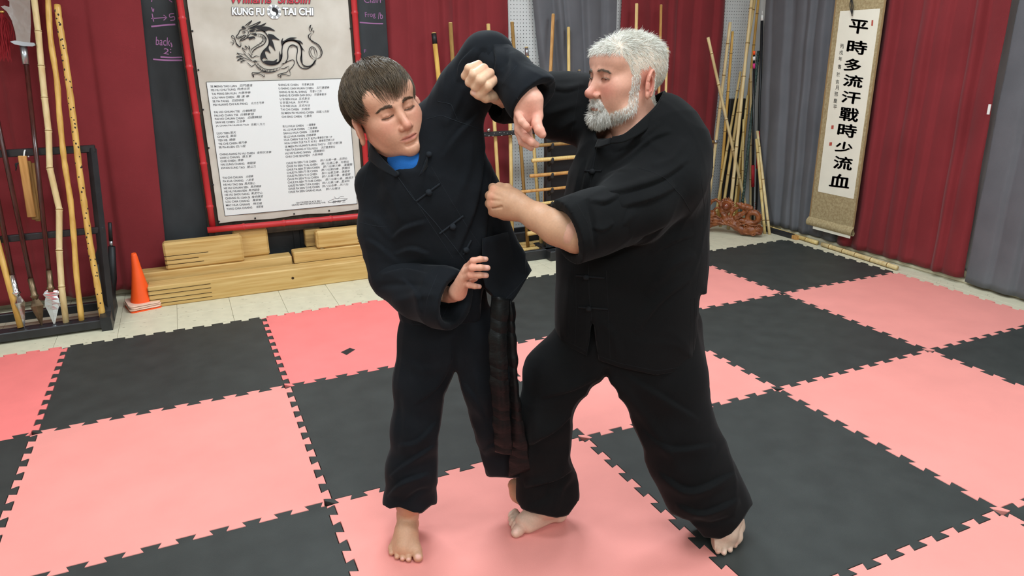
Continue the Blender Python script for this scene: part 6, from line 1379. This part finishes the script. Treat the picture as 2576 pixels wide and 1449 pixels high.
    for kx, st_ in (((1493, 433), ((1472, 430), (1514, 430))), ((1477, 697), ((1450, 694), (1522, 700))), ((1483, 776), ((1456, 773), (1530, 778)))):
        s = seam(T, st_, .003, .0005, 4)
        if s: link('button_strap', to_mesh('button_strap', [s]), 'man_seam', j)
        k = hit(T, *kx, .005)
        if k is not None: mb2 = MB(); mb2.ball(to_world(k), (.0085, .0085, .0075), 12, 8); mb2.build('knot_button', 'man_seam', j, True)
    # ---------------- trousers
    pel = [(1580, 850, 0, 160), (1575, 900, 0, 150)]
    fr = [(1500, 870, .0, 110), (1424, 950, .0, 98), (1380, 1045, -.02, 72), (1376, 1120, .0, 72), (1374, 1190, .02, 66), (1378, 1245, .02, 72), (1374, 1300, .02, 66)]
    bk = [(1640, 870, .0, 118), (1658, 950, -.01, 114), (1690, 1060, -.03, 97), (1728, 1150, -.04, 94), (1765, 1225, -.05, 92), (1795, 1275, -.05, 84), (1805, 1340, -.06, 60)]
    lo, hi = bounds(pel+fr+bk, .02); F = Field(lo, hi, .0050); F.chain(pel, .04, n=AW, f=1.2); F.chain(fr, .045, n=AW, f=1.1); F.chain(bk, .045, n=AW, f=1.1)
    F.chain([(1880, 1268, -.05, 7), (1840, 1262, -.08, 22)], .03); F.chain([(1705, 820, .05, 60), (1745, 980, .04, 34), (1772, 1060, .02, 22)], .03)
    F.chain([(1525, 950, 0, 5), (1517, 1000, 0, 38), (1513, 1060, 0, 72), (1525, 1140, 0, 92)], .004, 's', n=LAX.T @ ray(1520, 1000), f=.02)
    F.hem([1280, 1302, 1312, 1350, 1400, 1430, 1455, 1600, 1735, 1770, 1812, 1840, 1868, 1890, 1920], [1250, 1262, 1280, 1293, 1303, 1296, 1260, 1260, 1308, 1352, 1356, 1344, 1308, 1272, 1260])
    V, Q = F.mesh(); V = wrinkle(V, Q, .004, 26, 41, (1, 1, .6)); V = relax(V, Q, 1)
    V = fold(V, Q, [([(1655, 1190), (1740, 1235), (1850, 1190)], 12, .014, 't'), ([(1700, 1270), (1770, 1290), (1860, 1255)], 10, .012, 't'), ([(1740, 1310), (1790, 1320), (1850, 1300)], 8, .008, 'g'), ([(1610, 1080), (1690, 1130), (1800, 1120)], 13, .008, 't'), ([(1540, 950), (1600, 1020), (1660, 1100), (1720, 1200)], 14, .008, 'r'), ([(1560, 935), (1650, 990), (1760, 1060)], 14, .007, 't'), ([(1440, 1040), (1390, 1085), (1320, 1120)], 10, .010, 't'), ([(1440, 1180), (1390, 1205), (1320, 1225)], 9, .012, 't'), ([(1440, 1195), (1410, 1230), (1400, 1285)], 9, .008, 'r'), ([(1520, 935), (1450, 975), (1360, 1000)], 12, .008, 't'), ([(1350, 1000), (1345, 1100), (1335, 1200)], 12, .006, 'r'), ([(1330, 1270), (1370, 1250), (1380, 1200)], 9, .006, 'g'), ([(1525, 925), (1527, 940), (1528, 955)], 8, .01, 'g')]); T2 = bvh([(V, Q)])
    t = link('trousers', to_mesh('trousers', [(V, Q)]), 'man_cloth', root); tag(t, 'wide black cotton trousers gathered above the feet')
    # ---------------- undershirt edge
    F = Field(*bounds([(1560, 350, -.06, 50)], .02), .0035); F.chain([(1578, 372, -.05, 40), (1590, 400, -.045, 46)], .02); V, Q = F.mesh(); u_ = link('undershirt', to_mesh('undershirt', [(V, Q)]), 'white_plastic', root); tag(u_, 'edge of a pale undershirt at the throat')
    # ---------------- body
    H = Head(1576, 199, .0, .27, -1.1355, -.0366, 1.0)
    nb, _ = PT(1604, 352, -.015); HF = head_field(H.inn(nb), 1.0, .45, ear=(.083, -.012, -.014), es=1.1); Vc, Qh = HF.mesh(); Vc = relax(Vc, Qh, 1, .4); Nc = vnormals(Vc, Qh)
    skin = rgb(204, 150, 128); C = head_colors(Vc, skin, rgb(196, 108, 94), rgb(166, 92, 86), 1.1)
    X = np.abs(Vc[:, 0]); Yv, Zv = Vc[:, 1], Vc[:, 2]
    def seg(P, a, b):
        a, b = np.array(a), np.array(b); t = np.clip(((P-a) @ (b-a))/((b-a) @ (b-a)), 0, 1); return np.linalg.norm(P-a-t[:, None]*(b-a), axis=1)
    PA = np.stack([X, Yv, Zv], 1)
    hl = np.interp(Zv, [-.12, -.06, -.035, -.03, .006, .012, .030, .045, .065, .095], [-.07, -.068, -.035, .022, .024, -.002, .010, .038, .056, .060])
    ear = seg(PA, (.088, -.035, -.016), (.088, .025, -.02)) < .016
    hairm = (Yv > hl) & ~ear & (Yv > -.075)
    stache = (np.minimum(seg(PA, (0, -.057, .095), (.018, -.060, .088)), seg(PA, (.018, -.060, .088), (.030, -.078, .074))) < .0085) & (Yv < -.050)
    goat = (seg(PA, (0, -.098, .086), (.02, -.095, .078)) < .020) & (Yv < -.081) | (seg(PA, (.026, -.078, .072), (.026, -.098, .066)) < .012)
    PJ = PA*np.array([.45, 1, 1]); js = lambda a, b: seg(PJ, np.array(a)*np.array([.45, 1, 1]), np.array(b)*np.array([.45, 1, 1]))
    jawb0 = np.minimum(np.minimum(js((.068, .0, .014), (.066, -.035, .016)), js((.066, -.035, .016), (.062, -.070, .020))), js((.062, -.070, .020), (.028, -.104, .066)))
    jawb = jawb0 < np.interp(Zv, [0, .02, .06], [.011, .015, .019])
    jawb &= ~ear
    beard = (stache | goat | jawb) & (Zv > -.02)
    for msk, col, k in ((hairm, rgb(196, 184, 168), .8), (beard, rgb(200, 176, 158), .6)):
        C[msk] = C[msk]*(1-k)+np.array(col[:3])*k
    pieces = [(H.out(Vc), Qh)]; cols = [C]
    def skin_piece(F, base, knuckles=(), nails=(), fn=None):
        V, Q = F.mesh(); V = relax(V, Q, 1, .35); Cc = np.tile(np.array(base[:3]), (len(V), 1))
        for kx in knuckles:
            c, m = (fn or PT)(*kx[:3]); g = np.exp(-(((V-c)/(kx[3]*m))**2).sum(1)/2)[:, None]; Cc = Cc*(1-.35*g)+np.array(rgb(206, 116, 96)[:3])*.35*g
        for kx in nails:
            c, m = (fn or PT)(*kx[:3]); g = (np.exp(-(((V-c)/(kx[3]*m))**4).sum(1)))[:, None]; Cc = Cc*(1-.8*g)+np.array(rgb(232, 186, 172)[:3])*.8*g
        pieces.append((V, Q)); cols.append(Cc)
    # right fist, knuckles to the viewer, gripping over the boy's arm
    lo, hi = bounds([(1155, 140, -.24, 5), (1275, 265, -.03, 5)], .015); F = Field(lo, hi, .0015)
    F.chain([(1285, 255, .02, 27), (1252, 232, -.06, 27), (1238, 212, -.10, 30)], .012)
    F.chain([(1218, 190, -.115, 30), (1236, 208, -.105, 30)], .015, n=(0, 1, 0), f=1.1)
    # knuckles (upper right) -> middle joints (lower left), then folded into the palm
    fg = [[(1204, 162, -.150, 10.5), (1180, 172, -.180, 11), (1170, 191, -.168, 10.0), (1186, 206, -.14, 9)], [(1217, 172, -.158, 12), (1192, 188, -.192, 12.2), (1181, 207, -.180, 11), (1198, 220, -.15, 10)],
          [(1232, 184, -.160, 12.5), (1208, 202, -.195, 12.8), (1196, 219, -.184, 11.5), (1212, 228, -.15, 10)], [(1243, 200, -.150, 12.5), (1226, 217, -.185, 12.8), (1214, 231, -.176, 11.5), (1226, 236, -.14, 10)]]
    for c in fg: F.chain(c, .0035)
    F.chain([(1250, 228, -.10, 15), (1243, 243, -.135, 13), (1222, 247, -.165, 11.5), (1203, 239, -.178, 10.5), (1191, 233, -.178, 8.8)], .004)
    skin_piece(F, rgb(214, 170, 140), [(1204, 160, -.155, 8), (1217, 170, -.165, 8), (1232, 182, -.17, 8), (1243, 198, -.16, 8), (1196, 236, -.18, 8)], [(1191, 233, -.188, 6)])
    # left forearm and fist
    lo, hi = bounds([(1215, 455, -.27, 5), (1450, 640, -.08, 5), (1430, 585, -.29, 30)], .015); F = Field(lo, hi, .0019)
    F.chain([(1450, 592, -.25, 47), (1400, 572, -.235, 43), (1350, 545, -.21, 34), (1312, 524, -.185, 28)], .015, n=AW, f=1.05); F.chain([(1312, 524, -.185, 27), (1272, 512, -.165, 34)], .02, n=AW, f=1.15)
    F.chain([(1290, 503, -.17, 28), (1250, 492, -.155, 22)], .02); F.chain([(1290, 525, -.17, 27), (1252, 522, -.155, 24)], .02)
    for kx in ((1243, 477, -.155, 12.5), (1237, 495, -.165, 12.5), (1237, 513, -.165, 12.5), (1243, 532, -.155, 12)): F.chain([(1285, 512, -.18, 22), kx], .008)
    for c in ([(1243, 477, -.155, 11.5), (1240, 472, -.115, 11), (1256, 478, -.10, 10)], [(1237, 495, -.165, 12), (1232, 492, -.12, 11.5), (1250, 494, -.10, 10)], [(1237, 513, -.165, 12), (1232, 512, -.12, 11.5), (1250, 512, -.10, 10)], [(1243, 532, -.155, 11), (1239, 533, -.12, 10.5), (1255, 530, -.10, 9)]): F.chain(c, .004)
    F.chain([(1295, 492, -.16, 15), (1276, 474, -.15, 11.5), (1256, 468, -.13, 10)], .008); F.chain([(1270, 540, -.15, 14), (1300, 535, -.16, 20)], .012)
    for c in ([(1240, 486, -.178, 1.5), (1262, 495, -.195, 2)], [(1237, 504, -.182, 1.5), (1262, 506, -.20, 2)], [(1240, 523, -.178, 1.5), (1262, 520, -.195, 2)]): F.chain(c, .006, 's')
    skin_piece(F, rgb(192, 146, 116), [(1240, 475, -.165, 8), (1235, 495, -.178, 8), (1235, 513, -.178, 8), (1242, 533, -.165, 8)])
    # front (right) foot pointing left
    fs = rgb(208, 178, 158); lo, hi = bounds([(1270, 1270, .0, 5), (1440, 1360, .0, 5), (1380, 1240, .16, 20)], .02, FL); F = Field(lo, hi, .002)
    F.chain([(1385, 1235, .16, 26), (1380, 1270, .085, 27)], .012, fn=FL); F.chain([(1380, 1270, .08, 26), (1345, 1293, .05, 25), (1318, 1312, .03, 22)], .015, fn=FL); F.chain([(1385, 1280, .06, 24), (1405, 1292, .028, 22)], .015, fn=FL); F.chain([(1375, 1296, .028, 22), (1330, 1320, .022, 20)], .015, fn=FL)
    toes = [[(1318, 1318, .022, 17), (1304, 1334, .018, 14.5), (1298, 1340, .014, 12.5)], [(1308, 1306, .022, 12), (1298, 1318, .022, 9), (1293, 1327, .012, 8)], [(1303, 1300, .02, 11), (1292, 1310, .02, 8.5), (1287, 1317, .011, 7.5)], [(1299, 1294, .018, 10), (1289, 1302, .018, 8), (1285, 1308, .010, 7)], [(1296, 1288, .016, 9), (1287, 1294, .014, 7.5), (1284, 1299, .010, 6.5)]]
    for c in toes: F.chain(c, .004, fn=FL)
    F.trim(np.array([0, 0, .0005]), (0, 0, -1)); skin_piece(F, fs, [(1310, 1325, .03, 14)], [(1297, 1338, .026, 6)], fn=FL)
    # rear (left) foot, toes to the viewer
    lo, hi = bounds([(1765, 1270, .0, 5), (1880, 1405, .0, 5), (1850, 1270, .16, 20)], .02, FL); F = Field(lo, hi, .002)
    F.chain([(1835, 1262, .16, 30), (1840, 1300, .085, 27)], .012, fn=FL); F.chain([(1840, 1300, .085, 26), (1828, 1340, .05, 28)], .015, fn=FL); F.chain([(1845, 1305, .06, 22), (1850, 1322, .028, 24)], .015, fn=FL); F.chain([(1848, 1310, .05, 20), (1854, 1350, .02, 15)], .015, fn=FL)
    for a in ((1788, 1364, .024, 15), (1806, 1370, .021, 11), (1822, 1372, .02, 11), (1836, 1368, .019, 11), (1850, 1360, .018, 11)): F.chain([(1828, 1335, .048, 22), a], .014, fn=FL)
    toes = [[(1787, 1362, .023, 14), (1784, 1381, .016, 13.2)], [(1806, 1372, .019, 8), (1806, 1387, .011, 6.8)], [(1821, 1374, .019, 8), (1821, 1390, .011, 7.2)], [(1835, 1368, .018, 8), (1836, 1383, .011, 7.2)], [(1849, 1358, .017, 8), (1848, 1371, .012, 7.4)]]
    for c in toes: F.chain(c, .003, fn=FL)
    F.trim(np.array([0, 0, .0005]), (0, 0, -1)); skin_piece(F, fs, [(1784, 1384, .02, 9), (1806, 1390, .012, 6), (1850, 1368, .02, 9)], [(1787, 1380, .030, 7.5), (1820, 1391, .017, 4.5), (1835, 1384, .017, 4.5)], fn=FL)
    # under the clothes
    sc_ = lambda c, s: [(a, b, w, r*s) for a, b, w, r in c]
    lo, hi = bounds(torso+near+far+fr+bk, .02); F = Field(lo, hi, .011)
    F.chain(sc_(torso[1:], .68), .04, n=AW, f=1.4); F.chain([(1612, 350, .0, 50), (1600, 290, .01, 52)], .03); F.chain([(1520, 310, .09, 45), (1690, 385, -.04, 55)], .03); F.chain(sc_(near, .6), .03); F.chain([(1540, 545, -.21, 48), (1440, 587, -.25, 44)], .03)
    F.chain(sc_(far, .6), .03); F.chain([(1335, 246, .07, 32), (1275, 248, .01, 24)], .02); F.chain([(1578, 830, 0, 100)], .03, n=AW, f=1.4); F.chain(sc_(fr[:5], .5), .02); F.chain([(1374, 1190, .02, 36), (1384, 1250, .03, 27)], .02); F.chain(sc_(bk[:5], .5), .02); F.chain([(1765, 1225, -.05, 44), (1832, 1285, -.03, 29)], .02)
    V, Q = F.mesh(); pieces.append((V, Q)); cols.append(np.tile(np.array(skin[:3]), (len(V), 1)))
    me = to_mesh('body', pieces); paint(me, np.vstack(cols)); link('body', me, 'skin', root)
    # ---------------- hair, beard, brows
    r = np.random.default_rng(12)
    def tuft(mask, n, flow, length, lean_, width, seed, m=5, curl=.0):
        I = np.flatnonzero(mask); I = r.choice(I, n); P = Vc[I]+r.normal(0, .0006, (n, 3)); N = Nc[I]; g = flow(P); g = g-N*(g*N).sum(1)[:, None]; g /= np.linalg.norm(g, axis=1)[:, None]+1e-9
        L = length(P)*(.6+.6*r.random(n)); ln = lean_(P); d0 = N*(1-ln)[:, None]+g*ln[:, None]+r.normal(0, .16, (n, 3)); d0 /= np.linalg.norm(d0, axis=1)[:, None]; path = np.zeros((n, m, 3)); cur = P-N*.001
        for i in range(m):
            path[:, i] = cur; d = d0+g*(.5*i/m)+curl*np.array([0, -1, 0])*i/m; d /= np.linalg.norm(d, axis=1)[:, None]; cur = cur+d*(L/(m-1))[:, None]
        return strands(path, width, .2, seed), n*m*3, n, m
    top = lambda P: np.clip((P[:, 1]-.055)/.03, 0, 1)
    hflow = lambda P: np.stack([P[:, 0]*3+.5*top(P)*np.sin(P[:, 2]*70), -.9*(1-top(P)), -.45+1.1*np.clip((P[:, 2]-.045)*30, 0, 1)], 1)
    hs, n1, na, ma = tuft(hairm, 11000, hflow, lambda P: .008+.016*top(P)+.002*(P[:, 2] > .03), lambda P: .80-.06*top(P), .00050, 61)
    hm = to_mesh('hair', [(H.out(hs[0]), hs[1])]); paint(hm, strand_tint(na, ma, rgb(190, 182, 168), rgb(248, 244, 236), 3)); tag(link('hair', hm, 'hair', root), 'short white-grey hair brushed up and back', kind='stuff')
    bs = []; bc = []
    for mk, n, L, ln in ((stache, 1500, .013, .8), (goat, 2600, .020, .62), (jawb, 3200, .010, .72)):
        q, _, n_, m_ = tuft(mk & beard, n, lambda P: np.stack([np.sign(P[:, 0])*.25*np.ones(len(P)), -np.ones(len(P)), .25*np.ones(len(P))], 1), lambda P, L=L: np.full(len(P), L), lambda P, ln=ln: np.full(len(P), ln), .0005, 63, curl=.3); bs.append((H.out(q[0]), q[1])); bc.append(strand_tint(n_, m_, rgb(196, 184, 172), rgb(248, 244, 238), 5))
    bm = to_mesh('beard', bs); paint(bm, np.vstack(bc)); tag(link('beard', bm, 'hair', root), 'trimmed white beard and moustache', kind='stuff')
    br = []; FT = head_tree(Vc, Qh)
    for x in (-1, 1):
        for k in range(130):
            t = r.random(); px = x*(.012+.036*t); py = .0155+.0045*math.sin(t*2.3)-.006*t*t+r.normal(0, .0017); a = on_face(FT, px, py); b = on_face(FT, px+x*.005, py+.0018-.004*t, .0022)
            if a is not None and b is not None: br.append([a, (a+b)/2+np.array([0, 0, .0012]), b])
        for k in range(40):
            t = k/39; a = on_face(FT, x*(.0165+.029*t), .0005-.004*(2*t-1)**2, .0003)
            if a is not None: b = a+np.array([x*.001, -.0010, .0040]); br.append([a, (a+b)/2, b])
    br = np.array(br); Vb, Qb = strands(br, .0006, .25, 8); bm = to_mesh('brows_and_lashes', [(H.out(Vb), Qb)]); paint(bm, strand_tint(len(br), 3, rgb(70, 58, 48), rgb(150, 134, 116), 9)); tag(link('brows_and_lashes', bm, 'hair', root), kind='stuff')
    # eyes
    for x in (-1, 1):
        mb = MB(); mb.ball((0, 0, 0), 1, 24, 16); S = np.array(mb.v); S = S[:, [0, 2, 1]]*np.array([1, 1, 1]); g = np.array([x*.0+.1, -.25, .97]); g /= np.linalg.norm(g); d = S @ g
        Cc = np.where((d > .93)[:, None], np.array(rgb(20, 16, 14)[:3]), np.where((d > .80)[:, None], np.array(rgb(70, 84, 96)[:3]), np.array(rgb(226, 214, 206)[:3])))
        mb2 = MB(); mb2.add(to_world(H.out(S*.0127+np.array([x*.031, -.002, .0716]))), mb.f); o = mb2.build('eye', 'eye', root, True); paint(o.data, Cc)
    return root
man = make_man()
# ================================================================== carved dragon sculpture on the floor in the corner
def carving():
    A, B = at_z(1772, 583, ZF), at_z(1918, 598, ZF); X_ = (B-A)/np.linalg.norm(B-A); N_ = np.array([X_[1], -X_[0], 0.0]); LN = np.linalg.norm(B-A)
    if N_ @ (CAM-A) < 0: N_ = -N_
    def CP(x, y, d=0.0):
        r = ray(1740+x/7.246, 480+y/7.246); t = ((A-CAM) @ N_)/(r @ N_); p = CAM+r*t-A; return np.array([p @ X_, -d, p[2]-ZF])
    K = 1/2430.0
    F = Field((-.03, -.07, -.003), (LN+.03, .07, .36), .0027)
    def T(pts, k=.006, d=0.0, op='u'):
        P = [CP(x, y, q[0] if q else d) for x, y, r, *q in pts]
        for i in range(len(pts)-1): F.cone(P[i], P[i+1], pts[i][2]*K, pts[i+1][2]*K, k, op)
        if len(pts) == 1: F.ball(P[0], pts[0][2]*K, k, op)
    T([(255, 735, 30), (300, 680, 55), (420, 630, 60), (560, 600, 70), (700, 610, 75), (820, 690, 85), (930, 760, 85), (1080, 760, 95), (1210, 750, 85), (1235, 800, 45)], .012)
    T([(930, 800, 50), (1240, 810, 45)], .01); T([(250, 600, 40), (330, 540, 70), (420, 560, 55), (520, 560, 50)], .012)
    T([(380, 470, 80), (300, 440, 60)], .012); T([(270, 400, 30), (310, 310, 32), (370, 230, 30), (440, 205, 28), (500, 245, 28), (530, 320, 30), (540, 400, 36)], .008)
    T([(400, 400, 22), (440, 355, 20), (490, 350, 20), (530, 400, 26)], .006); T([(540, 440, 40), (600, 500, 60), (620, 560, 70)], .012)
    T([(640, 312, 92, .012)], .004); T([(560, 390, 30), (640, 425, 34), (720, 390, 30)], .01)
    for a in np.linspace(-.45, 3.6, 15):
        c, s = math.cos(a), -math.sin(a); T([(640+85*c, 312+85*s, 20), (640+125*c, 312+125*s, 13), (640+(160+10*math.sin(a*7))*math.cos(a+.12), 312+(160)*-math.sin(a+.12), 4)], .005)
    T([(690, 620, 50), (700, 520, 34), (730, 430, 30), (800, 365, 26), (880, 345, 24), (930, 380, 20)], .008)
    T([(740, 560, 40), (800, 530, 55), (860, 480, 52), (940, 450, 50), (1010, 420, 50), (1050, 380, 40)], .008, -.008)
    T([(830, 600, 50), (900, 580, 50), (980, 600, 60), (1040, 640, 70)], .012)
    T([(830, 262, 16), (870, 300, 30), (930, 330, 50), (1010, 350, 60), (1085, 370, 40)], .01)
    for x, y, u, v in ((830, 290, 805, 255), (890, 290, 870, 250), (940, 300, 900, 250), (990, 300, 960, 262), (1030, 310, 1010, 280), (1070, 330, 1060, 300), (1090, 350, 1100, 325)): T([(x, y, 22), ((x+u)/2, (y+v)/2, 14), (u, v, 4)], .005)
    ring = [(1115+100*math.cos(a), 535-95*math.sin(a), 48) for a in np.linspace(0, 2*math.pi, 20)]; T(ring, .006)
    for a in np.linspace(-.7, 2.2, 13):
        c, s = math.cos(a), -math.sin(a); T([(1115+135*c, 535+130*s, 16), (1115+175*math.cos(a+.18), 535-170*math.sin(a+.18), 3)], .004)
    # relief: volutes and scrolls standing proud of the mass
    for cx, cy, R0 in ((690, 600, 55), (1000, 690, 50), (1120, 790, 60), (330, 560, 45), (860, 620, 40), (1190, 690, 45)):
        T([(cx+R0*(1-t*.8)*math.cos(9*t), cy+R0*(1-t*.8)*math.sin(9*t), 13-5*t, .028+.006*t) for t in np.linspace(0, 1, 16)], .003)
    for st in ([(940, 640), (1010, 625), (1100, 660), (1200, 655), (1270, 640)], [(950, 740), (1040, 720), (1150, 740), (1260, 720)], [(960, 800), (1060, 815), (1180, 800), (1260, 820)], [(560, 580), (640, 640), (760, 680), (860, 750)], [(300, 620), (400, 600), (500, 610), (600, 640)], [(290, 480), (360, 500), (440, 480), (520, 520)], [(700, 560), (760, 640), (860, 660), (940, 630)]):
        P = spline([(a, b, 0) for a, b in st], 4); T([(p[0], p[1], 13, .030) for p in P], .004)
    for t in np.linspace(0, 1, 10): T([(800+220*t, 560-150*t+30*math.sin(3*t), 9, .026), (830+215*t, 500-130*t, 6, .018)], .003)
    # pierced openings
    for x, y, r in ((420, 300, 48), (470, 420, 32), (880, 400, 34), (770, 480, 22), (1115, 535, 46)):
        p = CP(x, y); F.cone(p+np.array([0, -.06, 0]), p+np.array([0, .06, 0]), r*K, r*K, .004, 's')
    F.trim(np.array([0, 0, .0]), (0, 0, -1))
    V, Q = F.mesh(); V = relax(V, Q, 1, .4)
    W = A+V[:, :1]*X_+V[:, 1:2]*(-N_)*-1*1.0*-1+V[:, 2:]*np.array([0, 0, 1.0])
    me = bpy.data.meshes.new('carved_dragon'); me.from_pydata([tuple(p) for p in W], [], [tuple(map(int, q)) for q in Q]); me.update()
    e = empty('carved_dragon', tuple((A+B)/2)); tag(e, 'reddish brown carved wooden dragon sculpture with a sun disc, in front of the bamboo', 'sculpture')
    link('carving', me, 'carving', e)
    c = CP(640, 312); mb = MB(); ctr = A+c[0]*X_+np.array([0, 0, c[2]])+N_*.030; mb.ball((0, 0, 0), 1, 20, 14); vv = np.array(mb.v)*.030; m2 = MB(); m2.add(ctr+vv[:, :1]*X_+vv[:, 1:2]*N_+vv[:, 2:]*np.array([0, 0, 1]), mb.f); tag(m2.build('sun_disc', material('polished_carving', rgb(120, 58, 34), .15, .6, coat=.5), e, True), 'glossy round disc with flame rays')
carving()
